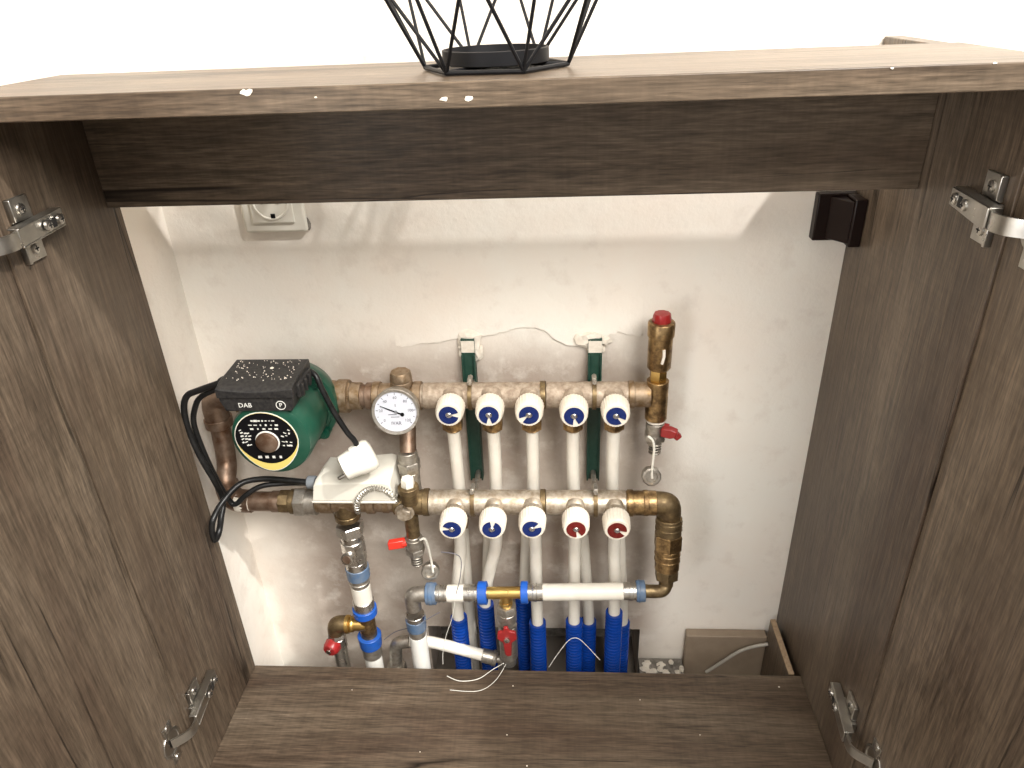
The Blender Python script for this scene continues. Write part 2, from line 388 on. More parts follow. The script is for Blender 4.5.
# paint specks on the front edge of the top
for px, py, s in ((247, 92, 0.0042), (444, 99, 0.003), (469, 98, 0.0036), (892, 68, 0.0012), (995, 63, 0.0012), (316, 97, 0.001)):
    p = at(px, py, -0.1641); rr = random.Random(px); n = 11
    poly = [(s * 1.25 * math.cos(2 * math.pi * i / n) * rr.uniform(0.5, 1.1), s * 0.62 * math.sin(2 * math.pi * i / n) * rr.uniform(0.5, 1.1)) for i in range(n)]
    MB().prism(poly, p, (1, 0, 0), (0, 0, 1), 0.0008).build('paint_speck', 'plaster_white', top, flat=True)
doors = []
for s, open_, mt in ((-1, math.radians(89.2), 'wood_door'), (1, math.radians(93), 'wood_door')):
    hx = s * (W2 + 0.0022); d = V((s * math.cos(open_) * -1, -math.sin(open_), 0)); nrm = V((-s * d.y * s * s, 0, 0))
    n = V((s * abs(d.y), 0, 0)) + V((0, d.x * -s, 0)) if False else V((-d.y * s, d.x * s, 0))
    q = V((hx, YF - 0.0006, 0))
    c = q + d * 0.19 + n * 0.008 + V((0, 0, 0.3355))
    b = MB().obox(c, d, n, (0, 0, 1), 0.38, 0.016, 0.851)
    doors.append((b.build('door', mt, cab, bevel=0.0008), q, d, n))

def hinge(s, z, door):
    nx = -s                                    # inward normal of the side panel
    px = s * W2
    def p(u, h, v): return V((px + nx * h, -0.139 - u, z + v))
    Xf = V((0, -1, 0)); Zu = V((0, 0, 1)); N = V((nx, 0, 0))
    b = MB()
    for sg in (-1, 1):
        b.obox(p(0.002, 0.0016, sg * 0.0170), Xf, N, Zu, 0.025, 0.0032, 0.019)
        b.obox(p(0.013, 0.0028, sg * 0.0175), Xf, N, Zu, 0.003, 0.0056, 0.018)
    b.obox(p(0.0, 0.003, 0), Xf, N, Zu, 0.036, 0.006, 0.013)
    h = b.build('hinge', 'hinge_steel', cab, bevel=0.0006, label='nickel concealed hinge')
    for sg in (-1, 1):
        MB().lathe(p(0.001, 0.003, sg * 0.0165), N, [(0, 0.0046), (0.0012, 0.0046), (0.002, 0.003)], 16).build('screw', 'chrome', h)
        bb = MB().obox(p(0.001, 0.0051, sg * 0.0165), Xf, N, Zu, 0.005, 0.0003, 0.0011).obox(p(0.001, 0.0051, sg * 0.0165), Xf, N, Zu, 0.0011, 0.0003, 0.005)
        bb.build('screw_slot', 'dark_hole', h, flat=True)
    # arm: a U-channel tapering to the rear
    tilt = 0.10
    ta = (Xf * math.cos(tilt) + N * math.sin(tilt)).normalized(); tn = (N * math.cos(tilt) - Xf * math.sin(tilt)).normalized()
    o0 = p(-0.038, 0.0095, 0)
    b = MB().prism([(0, -0.0068), (0.066, -0.0085), (0.068, -0.0075), (0.068, 0.0075), (0.066, 0.0085), (0, 0.0068)], o0, ta, Zu, 0.0018 * s if False else 0.0018)
    for sg in (-1, 1): b.obox(o0 + ta * 0.034 + Zu * sg * 0.0072 - tn * 0.0042, ta, tn, Zu, 0.066, 0.0095, 0.0015)
    b.build('arm', 'hinge_steel', h, bevel=0.0005)
    f0 = o0 + tn * 0.0022
    for t in (0.010, 0.030):
        MB().lathe(f0 + ta * t, tn, [(-0.001, 0.0046), (0.0012, 0.0046), (0.002, 0.0032)], 16).build('screw', 'chrome', h)
        MB().obox(f0 + ta * t + tn * 0.0021, ta, tn, Zu, 0.005, 0.0004, 0.0011).obox(f0 + ta * t + tn * 0.0021, ta, tn, Zu, 0.0011, 0.0004, 0.005).build('screw_slot', 'dark_hole', h, flat=True)
    MB().obox(f0 + ta * 0.020, ta, tn, Zu, 0.0055, 0.0008, 0.008).build('slot', 'dark_hole', h, flat=True)
    # link and cup on the open door
    q, d, n = door
    cc = V((q.x, q.y, z)) + d * 0.030
    e = o0 + ta * 0.066
    b = MB(); lk = [e - tn * 0.002, e + ta * 0.010 - tn * 0.001, e + ta * 0.020 - tn * 0.006, cc - n * 0.001 + d * 0.002]
    lk = smooth(lk, 5)
    vs = []; fs = []
    for k, c in enumerate(lk):
        t = (lk[min(k + 1, len(lk) - 1)] - lk[max(k - 1, 0)]).normalized(); nn = Zu.cross(t).normalized()
        vs += [c - Zu * 0.0065 - nn * 0.0012, c + Zu * 0.0065 - nn * 0.0012, c + Zu * 0.0065 + nn * 0.0012, c - Zu * 0.0065 + nn * 0.0012]
    for k in range(len(lk) - 1):
        for i in range(4): j = (i + 1) % 4; fs.append((4 * k + i, 4 * k + j, 4 * k + 4 + j, 4 * k + 4 + i))
    b.add(vs, fs); b.build('link', 'hinge_steel', h)
    b = MB().lathe(cc, -n, [(-0.0005, 0.0175), (0.0012, 0.0175), (0.0016, 0.0165), (0.0016, 0.014), (0.0003, 0.0135)], 28)
    for sg in (-1, 1):
        b.obox(cc + Zu * sg * 0.021 - n * 0.0006, d, n, Zu, 0.016, 0.0014, 0.016)
    b.build('cup', 'hinge_steel', h, bevel=0.0003)
    for sg in (-1, 1): MB().lathe(cc + Zu * sg * 0.024 - n * 0.0012, -n, [(0, 0.004), (0.0012, 0.0038), (0.0017, 0.002)], 14).build('screw', 'chrome', h)
for i, s in enumerate((-1, 1)):
    for z in (0.680, 0.104): hinge(s, z, doors[i][1:])

# ------------------------------------------------------------------ wall socket and corner bracket
a = at(241, 206, 0.112); c2 = at(308, 232, 0.112); zb = c2.z
cx = (a.x + c2.x) / 2 - 0.001; wS = 0.074; cz = zb + wS / 2
so = thing('wall_socket', 'white wall socket half hidden behind the cabinet top rail', 'socket', (cx, YW, zb))
MB().box((cx - wS / 2, 0.112, zb), (cx + wS / 2, YW, zb + wS)).build('frame', 'white_plastic', so, bevel=0.003, seg=3)
MB().box((cx - 0.025, 0.1095, cz - 0.025), (cx + 0.025, 0.1118, cz + 0.025)).build('insert', 'white_plastic', so, bevel=0.001)
MB().lathe((cx, 0.1094, cz), (0, -1, 0), [(0, 0.0215), (0.0012, 0.021), (0.0012, 0.0195), (0.0002, 0.0185), (-0.0001, 0.0)], 36, cap=False).build('socket_ring', 'white_plastic', so)
MB().obox((cx + 0.001, 0.1088, cz - 0.0165), (1, 0, 0), (0, 1, 0), (0, 0, 1), 0.005, 0.0012, 0.005).build('earth_clip', 'black_print', so)
for sg in (-1, 1): MB().lathe((cx + sg * 0.0095, 0.109, cz), (0, -1, 0), [(0, 0.0026), (0.0006, 0.0026)], 12).build('socket_hole', 'dark_hole', so)

g1 = at(812, 240, 0.106); g2 = at(819, 197, 0.106)
br = thing('corner_bracket', 'dark brown plastic corner bracket fixing the cabinet side to the wall', 'bracket', (W2, 0.1, 0.575))
zb0, zb1 = g1.z - 0.001, g2.z + 0.003; xb = g1.x
b = MB().box((xb, 0.106, zb0), (W2, YW - 0.0005, zb1)); b.build('wall_plate', 'brown_plastic', br, bevel=0.0015)
MB().box((W2 - 0.013, 0.079, zb0), (W2 - 0.0003, 0.106, zb1)).build('side_plate', 'brown_plastic', br, bevel=0.0015)
MB().prism([(W2 - 0.030, 0.1058), (W2 - 0.0132, 0.1058), (W2 - 0.0132, 0.082)], (0, 0, zb0 + 0.003), (1, 0, 0), (0, 1, 0), zb1 - zb0 - 0.006).build('cover', 'brown_plastic', br, bevel=0.001)

# ------------------------------------------------------------------ black wire candle holder on the top
bc = V((0.0085, -0.084, ZT)); R0 = 0.057
wh = thing('wire_candle_holder', 'black geometric wire candle holder standing on the cabinet top', 'candle holder', bc)
hexa = [bc + V((R0 * math.cos(math.radians(a)), R0 * math.sin(math.radians(a)), 0.0022)) for a in (-5, 55, 115, 175, 235, 295)]
for i in range(6): MB().tube([hexa[i], hexa[(i + 1) % 6]], 0.0018, 8).build('base_rod', 'black_wire', wh)
upper = [bc + V(((0.122 if k % 2 == 0 else 0.094) * math.cos(math.radians(-5 + 30 * k)), (0.122 if k % 2 == 0 else 0.094) * math.sin(math.radians(-5 + 30 * k)), 0.135 if k % 2 == 0 else 0.074)) for k in range(12)]
crown = [bc + V((0.082 * math.cos(math.radians(a)), 0.082 * math.sin(math.radians(a)), 0.215)) for a in (-5, 55, 115, 175, 235, 295)]
for i in range(6):
    for k in (2 * i - 1, 2 * i, 2 * i + 1): MB().tube([hexa[i], upper[k % 12]], 0.0014, 8).build('wire', 'black_wire', wh)
    for k in (2 * i - 1, 2 * i, 2 * i + 1): MB().tube([crown[i], upper[k % 12]], 0.0014, 8).build('wire', 'black_wire', wh)
    MB().tube([crown[i], crown[(i + 1) % 6]], 0.0018, 8).build('rim_rod', 'black_wire', wh)
for i in range(12): MB().tube([upper[i], upper[(i + 1) % 12]], 0.0014, 8).build('middle_rod', 'black_wire', wh)
cc = bc + V((0.0, 0.004, 0.0043))
MB().lathe(cc, (0, 0, 1), [(0, 0.041), (0.0005, 0.042), (0.0100, 0.042), (0.0105, 0.0412), (0.0105, 0.0402), (0.003, 0.0395), (0.0028, 0.001)], 48).build('candle_cup', 'black_wire', wh)
for i in range(3):
    a = math.radians(-5 + 120 * i); MB().tube([bc + V((math.cos(a), math.sin(a), 0)) * R0 + V((0, 0, 0.0028)), bc + V((0, 0, 0.0028))], 0.0015, 6).build('base_strut', 'black_wire', wh)

# ------------------------------------------------------------------ plumbing layout
YU, YL, YB = 0.072, 0.040, 0.016
ZU = at(530, 395, YU).z; ZL = at(530, 502.5, YL).z; ZB = at(560, 590, YB).z
X = lambda px, py, Y: at(px, py, Y).x
RM = 0.0162
dx = V((1, 0, 0)); dz = V((0, 0, 1)); dn = V((0, 0, -1)); df = V((0, -1, 0))

KU = [(449, 410), (489, 410), (529, 410), (574, 411), (616, 411)]
KL = [(452, 524), (492, 524), (532, 523.5), (576, 524), (617, 525)]
NU = [(453, 428), (493, 428), (532, 428), (573, 428), (614, 428)]
notchU = [0, -90, 215, -80, -40]; notchL = [172, 82, 30, -70, -25]
def manifold(name, label, pxs, Y, Z, knobs, notch, cols, grp, mat):
    x0, xm, x1 = [X(p, 395 if Y == YU else 503, Y) for p in pxs]
    t = thing(name, label, 'manifold', (x0, Y, Z))
    for a, c in ((x0, xm), (xm, x1)):
        L = c - a
        MB().secs((a, Y, Z), dx, [(0, 0.004, RM * 0.93, RM * 0.93, 24), (0.004, L - 0.003, RM, RM, 28), (L - 0.003, L, RM * 0.9, RM * 0.9, 24)]).build('barrel', mat, t)
    MB().secs((xm - 0.0035, Y, Z), dx, [(0, 0.007, RM * 1.07, RM * 1.07, 24)]).build('joint_collar', 'brass_tarnish', t)
    outs = []
    for i, ((kx, ky), an, cm) in enumerate(zip(knobs, notch, cols)):
        # knob: axis to the front, a little below the barrel axis
        yk = Y - 0.041
        c = at(kx, ky + 4, yk - 0.010)
        kc = V((c.x, yk, Z - 0.0015 if Y == YU else Z - 0.002)); kc.z = c.z
        MB().secs((kc.x, Y - 0.010, kc.z), df, [(0, 0.008, 0.0145, 0.0125, 20), (0.008, 0.022, 0.0125, 0.0115, 20)]).build('valve_body', mat, t)
        k = MB().lathe((kc.x, Y - 0.029, kc.z), df, [(0, 0.0130), (0.001, 0.0165), (0.004, 0.0172), (0.020, 0.0164), (0.0235, 0.0156), (0.0245, 0.0146), (0.0245, 0.001)], 56, 0, 0.045).build('valve_knob', 'knob_white', t)
        yf = Y - 0.029 - 0.0245
        a = math.radians(an)
        MB().sector((kc.x, yf - 0.0004, kc.z), dx, (0, 0, 1), 0.0038, 0.0116, a + 0.28, a + 2 * math.pi - 0.28, 0.0006, 28).build('indicator_ring', cm, k, flat=True)
        MB().lathe((kc.x, yf + 0.001, kc.z), df, [(0, 0.0034), (0.0022, 0.0034), (0.003, 0.0026)], 14).build('screw', 'chrome', k)
        MB().obox((kc.x, yf - 0.0021, kc.z), (math.cos(a + .5), 0, math.sin(a + .5)), (0, 1, 0), (-math.sin(a + .5), 0, math.cos(a + .5)), 0.0048, 0.0006, 0.0010).build('screw_slot', 'grey_print', k, flat=True)
        outs.append(kc.x)
    return t, x0, x1, outs
mu, ux0, ux1, uo = manifold('return_manifold', 'upper nickel manifold with five blue-marked white knobs', (421, 543, 630), YU, ZU, KU, notchU, ['knob_blue'] * 5, 'u', 'nickel_dust')
ml, lx0, lx1, lo = manifold('supply_manifold', 'lower nickel manifold with three blue and two red marked knobs', (427, 543, 628), YL, ZL, KL, notchL, ['knob_blue'] * 3 + ['knob_red'] * 2, 'l', 'nickel')
# compression nuts and the pipes
nu = [X(px, 430, YU - 0.006) for px, _ in NU]
nl = [X(px, 538, YL - 0.006) for px in (460, 497, 535, 575, 615)]
for x in nu:
    MB().secs((x, YU - 0.004, ZU - RM + 0.002), dn, [(0, 0.010, 0.0115, 0.0115, 20), (0.010, 0.030, 0.0138, 0.0138, 6), (0.030, 0.033, 0.0115, 0.010, 20)]).build('compression_nut', 'brass', mu)
for x in nl:
    MB().secs((x, YL - 0.004, ZL - RM + 0.002), dn, [(0, 0.008, 0.0115, 0.0115, 20), (0.008, 0.020, 0.0138, 0.0138, 6), (0.020, 0.023, 0.0115, 0.010, 20)]).build('compression_nut', 'brass', ml)

RP = 0.0082
ordn = ['first', 'second', 'third', 'fourth', 'fifth']
def pipe(pts, label, grp, print_at=None):
    o = MB().tube(pts, RP, 16, 5).build('plastic_pipe', 'pex', None)
    return tag(o, label, 'pipe', grp)
# bottom targets: (px at y 640, depth)
UB = [(472, 0.098), (489, 0.100), (525, 0.096), (588, 0.098), (621, 0.098)]
LB = [(461, 0.058), (488, 0.060), (538, 0.058), (574, 0.058), (613, 0.058)]
sleeve_top = {}
for i in range(5):
    x = nu[i]; e = at(UB[i][0], 640, UB[i][1])
    z0 = ZU - RM - 0.022
    pts = [V((x, YU - 0.004, z0)), V((x, YU, z0 - 0.05)), V((x + 0.1 * (e.x - x), YU + 0.006, z0 - 0.12)), V((x + 0.45 * (e.x - x), YU + 0.014, ZL - 0.06)), V((e.x, e.y, e.z + 0.06)), V((e.x, e.y, e.z - 0.01)), V((e.x, e.y, FZ + 0.001))]
    pipe(pts, 'white heating pipe dropping behind the lower manifold from the upper %s knob' % ordn[i], 'heating pipes')
    x = nl[i]; e = at(LB[i][0], 640, LB[i][1]); z0 = ZL - RM - 0.018
    pts = [V((x, YL - 0.004, z0)), V((x + 0.06 * (e.x - x), YL + 0.001, z0 - 0.022)), V((x + 0.22 * (e.x - x), YL + 0.010, z0 - 0.055)), V((x + 0.6 * (e.x - x), e.y - 0.005, ZB - 0.004)), V((e.x, e.y, ZB - 0.06)), V((e.x, e.y, e.z)), V((e.x, e.y, FZ + 0.001))]
    pipe(pts, 'white heating pipe leaving the %s knob of the lower manifold' % ordn[i], 'heating pipes')

def sleeve(px, ytop, Y, label, r=0.0122, xx=None):
    p = at(px, ytop, Y); x = at(px, 640, Y).x if xx is None else xx
    prof = [(0, RP + 0.0004), (0, r)]; L = p.z - FZ - 0.001; t = 0.0; pit = 0.0060
    while t < L - pit:
        prof += [(t + 0.0004, r * 0.76), (t + 0.0026, r * 0.76), (t + 0.0032, r * 1.0), (t + pit - 0.0004, r * 1.02)]; t += pit
    prof += [(L, r), (L, RP + 0.0004)]
    o = MB().lathe((x, Y, p.z), dn, prof, 20, cap=False).build('corrugated_sleeve', 'sleeve_blue', None, ang=28)
    tag(o, label, 'pipe sleeve', 'blue corrugated pipe sleeves')
for i, (yt, lb) in enumerate(((617, 'blue corrugated sleeve at the left end, below the short white pipe piece'), (604, 'blue corrugated sleeve left of the brass tee, just behind its blue ring'), (622, 'blue corrugated sleeve right beside the bottom drain valve'), (621, 'front blue corrugated sleeve of the middle pair'), (612, 'rightmost front blue corrugated sleeve'))):
    sleeve(LB[i][0], yt, LB[i][1], lb)
for i, yt, lb in ((2, 596, 'blue corrugated sleeve hidden half behind the bottom drain valve'), (3, 621, 'rear blue corrugated sleeve of the middle pair'), (4, 622, 'rear blue corrugated sleeve at the far right')):
    sleeve(UB[i][0], yt, UB[i][1], lb)

# ------------------------------------------------------------------ green brackets with clamps
for i, (px, lab) in enumerate(((472, 'green steel manifold bracket between the first and second knobs'), (594, 'green steel manifold bracket between the fourth and fifth knobs'))):
    x = X(px, 400, 0.112); zt = at(px, 338, 0.112).z; zb = ZL - 0.012
    t = thing('manifold_bracket', lab, 'bracket', (x, YW, zb), 'manifold brackets')
    MB().box((x - 0.0085, 0.108, zb), (x + 0.0085, YW - 0.0003, zt)).box((x - 0.0085, 0.1035, zb), (x - 0.0065, 0.1078, zt - 0.02)).box((x + 0.0065, 0.1035, zb), (x + 0.0085, 0.1078, zt - 0.02)).build('rail', 'bracket_green', t, bevel=0.0004)
    for Y, Z, px2 in ((YU, ZU, px - 1), (YL, ZL, px + 0.5)):
        xc = X(px2 + (0 if i == 0 else 1), 395 if Y == YU else 490, Y)
        MB().lathe((xc - 0.0025, Y, Z), dx, [(0, RM + 0.0003), (0, RM + 0.0022), (0.005, RM + 0.0022), (0.005, RM + 0.0003)], 32, cap=False).build('clamp', 'brass_tarnish', t)
        MB().tube([(xc, Y + RM + 0.001, Z), (xc, 0.1075, Z)], 0.0035, 10).build('clamp_stud', 'chrome_dull', t)
        MB().obox((xc, Y, Z + RM + 0.005), (1, 0, 0), (0, 1, 0), (0, 0, 1), 0.005, 0.012, 0.008).build('clamp_ear', 'chrome_dull', t, bevel=0.0005)
        MB().lathe((xc, Y - 0.009, Z + RM + 0.0052), (0, 1, 0), [(0, 0.0028), (0.018, 0.0028)], 8).build('clamp_screw', 'chrome', t)
    MB().box((x - 0.0083, 0.1072, zt - 0.018), (x + 0.0083, 0.1079, zt - 0.002)).build('plaster_smear', 'plaster_white', t, bevel=0.0003)

# ------------------------------------------------------------------ circulation pump
PX, PZ = -0.269, ZU
pu = thing('circulation_pump', 'green circulation pump with black terminal box at the left', 'pump', (PX, YU, PZ - 0.06))
MB().lathe((PX, 0.094, PZ), df, [(0, 0.028), (0.003, 0.040), (0.012, 0.046), (0.022, 0.050), (0.030, 0.054), (0.040, 0.056), (0.046, 0.055), (0.047, 0.050), (0.052, 0.048)], 40).build('volute', 'pump_green', pu)
MB().secs((PX - 0.052, YU, PZ), (-1, 0, 0), [(-0.03, 0.0, 0.022, 0.019, 24), (0.0, 0.016, 0.021, 0.021, 24)]).build('inlet_port', 'pump_plaster', pu)
MB().secs((PX + 0.045, YU, PZ), dx, [(-0.02, 0.006, 0.023, 0.019, 24), (0.006, 0.020, 0.021, 0.021, 24)]).build('outlet_port', 'brass_old', pu)
for a in (45, 135, 225, 315):
    q = V((PX + 0.049 * math.cos(math.radians(a)), 0.048, PZ + 0.049 * math.sin(math.radians(a))))
    MB().lathe(q, df, [(-0.005, 0.0085), (0.008, 0.0085)], 16).lathe(q, df, [(0.008, 0.005), (0.013, 0.005)], 6).build('flange_bolt', 'pump_green', pu)
MB().lathe((PX, 0.046, PZ), df, [(0, 0.0485), (0.004, 0.0485), (0.006, 0.0465), (0.066, 0.0465), (0.073, 0.0445), (0.0755, 0.040), (0.076, 0.001)], 48).build('motor_housing', 'pump_green', pu)
YFP = 0.046 - 0.076                      # motor end plane
# name plate (egg-shaped, print on it)
def egg(rx, zt, zb, n=36):
    out = []
    for i in range(n):
        a = 2 * math.pi * i / n
        y = math.sin(a); yy = y * (zt if y > 0 else zb); x = math.cos(a) * rx * (1.0 if y > 0 else (1 - 0.16 * (-y) ** 1.5))
        out.append((x, yy))
    return out
pl = MB().prism(egg(0.0365, 0.036, 0.0425), (PX - 0.0035, YFP - 0.0001, PZ + 0.002), dx, dz, 0.0005).build('name_plate', 'white_print', pu, flat=True)
MB().prism(egg(0.0355, 0.035, 0.0415), (PX - 0.0035, YFP - 0.0006, PZ + 0.002), dx, dz, 0.0003).build('plate_border', 'yellow_print', pl, flat=True)
MB().prism(egg(0.0353, 0.0348, 0.0318), (PX - 0.0035, YFP - 0.0009, PZ + 0.002), dx, dz, 0.0003).build('plate_field', 'black_print', pl, flat=True)
b = MB()
for r, (w_, zz, cnt) in enumerate(((0.024, 0.027, 7), (0.030, 0.0215, 6), (0.028, 0.0165, 5))):
    for k in range(cnt):
        xx = -w_ / 2 + w_ * k / (cnt - 1); b.obox((PX - 0.0035 + xx, YFP - 0.0013, PZ + zz), dx, df, dz, random.uniform(0.0015, 0.0042), 0.0002, random.uniform(0.001, 0.0026))
for side in (-1, 1):
    for k in range(18):
        if random.random() < 0.25: continue
        an_ = side * -0.35 + random.uniform(-0.2, 0.2)
        b.obox((PX - 0.0035 + side * (0.0190 + 0.0042 * (k % 3)) + random.uniform(-0.0008, 0.0008), YFP - 0.0013, PZ + 0.015 - 0.0040 * (k // 3) + random.uniform(-0.0006, 0.0006)), (math.cos(an_), 0, math.sin(an_)), df, (-math.sin(an_), 0, math.cos(an_)), random.uniform(0.0018, 0.0038), 0.0002, random.uniform(0.0008, 0.0022))
for k in range(4): b.obox((PX - 0.0155 + 0.008 * k, YFP - 0.0013, PZ - 0.021), dx, df, dz, 0.0045 - k * 0.0006, 0.0002, 0.0032)
b.build('small_print', 'white_print', pl, flat=True)
vsn = MB().lathe((PX - 0.0025, YFP - 0.0005, PZ), df, [(0, 0.0138), (0.0014, 0.0138), (0.0018, 0.0130)], 28).build('vent_ring', 'white_print', pu)
MB().lathe((PX - 0.0025, YFP - 0.002, PZ), df, [(0, 0.0125), (0.0035, 0.0125), (0.0042, 0.0115), (0.0046, 0.001)], 28).build('vent_screw', 'copper_old', pu)
# terminal box
BX0, BX1, BY0, BY1, BZ0, BZ1 = PX - 0.046, PX + 0.0365, YFP - 0.002, 0.032, PZ + 0.040, PZ + 0.070
poly = [(BX0 + 0.005, BZ0), (BX1 - 0.003, BZ0), (BX1, BZ0 + 0.013), (BX1, BZ1 - 0.012), (BX0, BZ1 - 0.012), (BX0, BZ0 + 0.013)]
tb = MB().prism(poly, (0, BY1, 0), dx, dz, BY1 - BY0).build('terminal_box', 'black_plastic', pu, bevel=0.001)
b = MB(); n = 12; vs = []
for yy, dzz in ((BY0 - 0.0015, 0.0), (BY0 + 0.012, 0.003), (BY1, 0.004)):
    for i in range(n + 1):
        t = i / n; x = BX0 - 0.0015 + (BX1 - BX0 + 0.003) * t
        sag = -0.0035 * math.sin(math.pi * t) if dzz == 0.0 else 0
        vs.append(V((x, yy, BZ1 - 0.002 + dzz + sag)))
m1 = n + 1; fs = []
for r in range(2):
    for i in range(n): fs.append((r * m1 + i, r * m1 + i + 1, (r + 1) * m1 + i + 1, (r + 1) * m1 + i))
off = len(vs); vs += [V((v_.x, v_.y, BZ1 - 0.0125)) for v_ in vs]
ring = [i for i in range(m1)] + [2 * m1 - 1] + [3 * m1 - 1 - i for i in range(m1)] + [m1]
fs += [(ring[k], ring[k] + off, ring[(k + 1) % len(ring)] + off, ring[(k + 1) % len(ring)]) for k in range(len(ring))]
b.add(vs, fs); lid = b.build('box_lid', 'black_plastic', pu, bevel=0.0008)
MB().box((BX1 + 0.0005, BY0 + 0.012, BZ0 + 0.010), (BX1 + 0.005, BY1 - 0.010, BZ1 - 0.004)).build('side_rib', 'black_plastic', tb, bevel=0.001)
for k in range(3): MB().box((BX1 + 0.004, BY0 + 0.016 + 0.012 * k, BZ0 + 0.010), (BX1 + 0.0075, BY0 + 0.020 + 0.012 * k, BZ1 - 0.006)).build('side_rib', 'black_plastic', tb, bevel=0.0006)
b = MB(); text(b, 'DAB', (PX - 0.018, BY0 - 0.0004, BZ0 + 0.0075), dx, dz, 0.0078); b.build('brand_print', 'white_print', tb, flat=True)
b = MB().sector((PX + 0.022, BY0 - 0.0003, BZ0 + 0.0075), dx, dz, 0.0047, 0.0056, 0, 2 * math.pi, 0.0003, 24); text(b, 'P', (PX + 0.022, BY0 - 0.0004, BZ0 + 0.0075), dx, dz, 0.007); b.build('round_mark', 'white_print', tb, flat=True)
b = MB()
for i in range(90):
    x = random.uniform(BX0 + 0.004, BX1 - 0.004); y = random.uniform(BY0 + 0.013, BY1 - 0.002); s = random.choice((0.00035, 0.0005, 0.0008)); b.lathe((x, y, BZ1 + 0.0008 + (y - BY0) * 0.02), dz, [(0, s), (0.0008, s * .6)], 5)
b.lathe((PX + 0.002, 0.010, BZ1 + 0.0012), dz, [(0, 0.0026), (0.0012, 0.0016)], 8)
b.build('plaster_speck', 'plaster_white', lid, kind='stuff')
MB().lathe((BX0 - 0.001, 0.003, BZ0 + 0.017), (-1, 0, 0), [(0, 0.0085), (0.003, 0.0085), (0.004, 0.0075), (0.009, 0.0075), (0.013, 0.005)], 12).build('cable_gland', 'black_plastic', tb)

# ------------------------------------------------------------------ left loop: pump inlet down to the lower line
xl = X(210, 400, YU) ; xd = xl
lp = thing('copper_elbow_pipe', 'brown copper pipe turning down from the pump beside the left wall', 'pipe', (xl, YU, ZL))
MB().secs((PX - 0.066, YU, PZ), (-1, 0, 0), [(0, 0.010, 0.0225, 0.0225, 6), (0.010, 0.024, 0.0155, 0.0155, 20)]).build('union_nut', 'brass_old', lp)
xe = xl + 0.004
MB().tube([(PX - 0.085, YU, PZ), (xe + 0.012, YU, PZ), (xe + 0.003, YU, PZ - 0.004), (xe, YU, PZ - 0.015), (xe, YU, PZ - 0.035)], 0.0155, 18, 4).secs((xe, YU, PZ - 0.03), dn, [(0, 0.012, 0.0175, 0.0175, 20)]).build('elbow', 'copper_old', lp)
ye = YL + 0.004
MB().tube([(xe, YU, PZ - 0.04), (xe + 0.002, YU - 0.01, PZ - 0.09), (xe + 0.004, ye, ZL + 0.03), (xe + 0.004, ye, ZL + 0.02)], 0.0125, 16, 4).build('riser', 'copper_old', lp)
MB().tube([(xe + 0.004, ye, ZL + 0.026), (xe + 0.004, ye, ZL + 0.010), (xe + 0.008, ye, ZL + 0.003), (xe + 0.016, ye - 0.002, ZL), (xe + 0.034, YL, ZL)], 0.0152, 16, 4).build('elbow', 'copper_old', lp)

# lower left brass line up to the cross
ll = thing('brass_return_line', 'aged brass line running under the white thermostat box', 'pipe', (X(300, 505, YL), YL, ZL))
def px_l(p): return X(p, 504, YL)
x0 = px_l(236)
def sec_l(secs, name, mat, par): 
    o_ = MB()
    for a, c, r, n in secs: o_.secs((px_l(a), YL, ZL), dx, [(0, px_l(c) - px_l(a), r, r, n)])
    return o_.build(name, mat, par)
sec_l([(238, 252, 0.0142, 20)], 'painted_end', 'plaster_white', ll)
sec_l([(250, 278, 0.0128, 20), (273, 283, 0.0142, 20)], 'pipe', 'copper_old', ll)
sec_l([(281, 292, 0.0155, 8), (292, 302, 0.0165, 20)], 'adapter', 'brass_tarnish', ll)
sec_l([(297, 308, 0.0195, 6), (308, 318, 0.0178, 20)], 'union_nut', 'chrome_dull', ll)
sec_l([(317, 328, 0.0140, 20), (322, 334, 0.0152, 20), (334, 372, 0.0135, 20), (368, 376, 0.0155, 20), (376, 398, 0.0132, 20), (384, 390, 0.0146, 20)], 'tee', 'brass_old', ll)
xt = X(347, 512, YL)
MB().secs((xt, YL, ZL), dn, [(0, 0.018, 0.0140, 0.0150, 20), (0.018, 0.026, 0.0168, 0.0168, 20)]).build('tee_branch', 'brass_tarnish', ll)

# left column dropping from the tee
lc = thing('press_fitting_column', 'chrome union and press-fit column with blue rings at lower left', 'pipe fitting', (xt, YL, FZ))
def zc(py): return at(350, py, YL).z
def sec_c(x, secs, name, mat, Y=YL):
    o_ = MB()
    for a, c, r1, r2, n in secs: o_.secs((x, Y, zc(a)), dn, [(0, zc(a) - zc(c), r1, r2, n)])
    return o_.build(name, mat, lc)
sec_c(xt, [(523, 533, 0.0185, 0.0185, 6), (533, 540, 0.0150, 0.0140, 20)], 'hex_nut', 'chrome')
sec_c(xt, [(539, 560, 0.0158, 0.0158, 8), (560, 567, 0.0140, 0.0150, 20)], 'valve_body', 'chrome')
b = MB().lathe((xt - 0.004, YL - 0.013, zc(551)), (-0.2, -1, 0.25), [(0, 0.0085), (0.006, 0.0085), (0.0065, 0.0065)], 18); b.build('screw_boss', 'chrome', lc)
MB().lathe((xt - 0.0052, YL - 0.0192, zc(551) + 0.0015), (-0.2, -1, 0.25), [(0, 0.0058), (0.0008, 0.0058)], 14).build('screw_plug', 'copper_old', lc)
sec_c(xt, [(566, 576, 0.0160, 0.0160, 20)], 'grey_ring', 'ring_greyblue')
sec_c(xt, [(575, 586, 0.0130, 0.0130, 20), (580, 583, 0.0142, 0.0142, 20)], 'press_sleeve', 'chrome_dull')
sec_c(xt, [(584, 601, 0.0135, 0.0135, 20)], 'pipe_piece', 'pex')
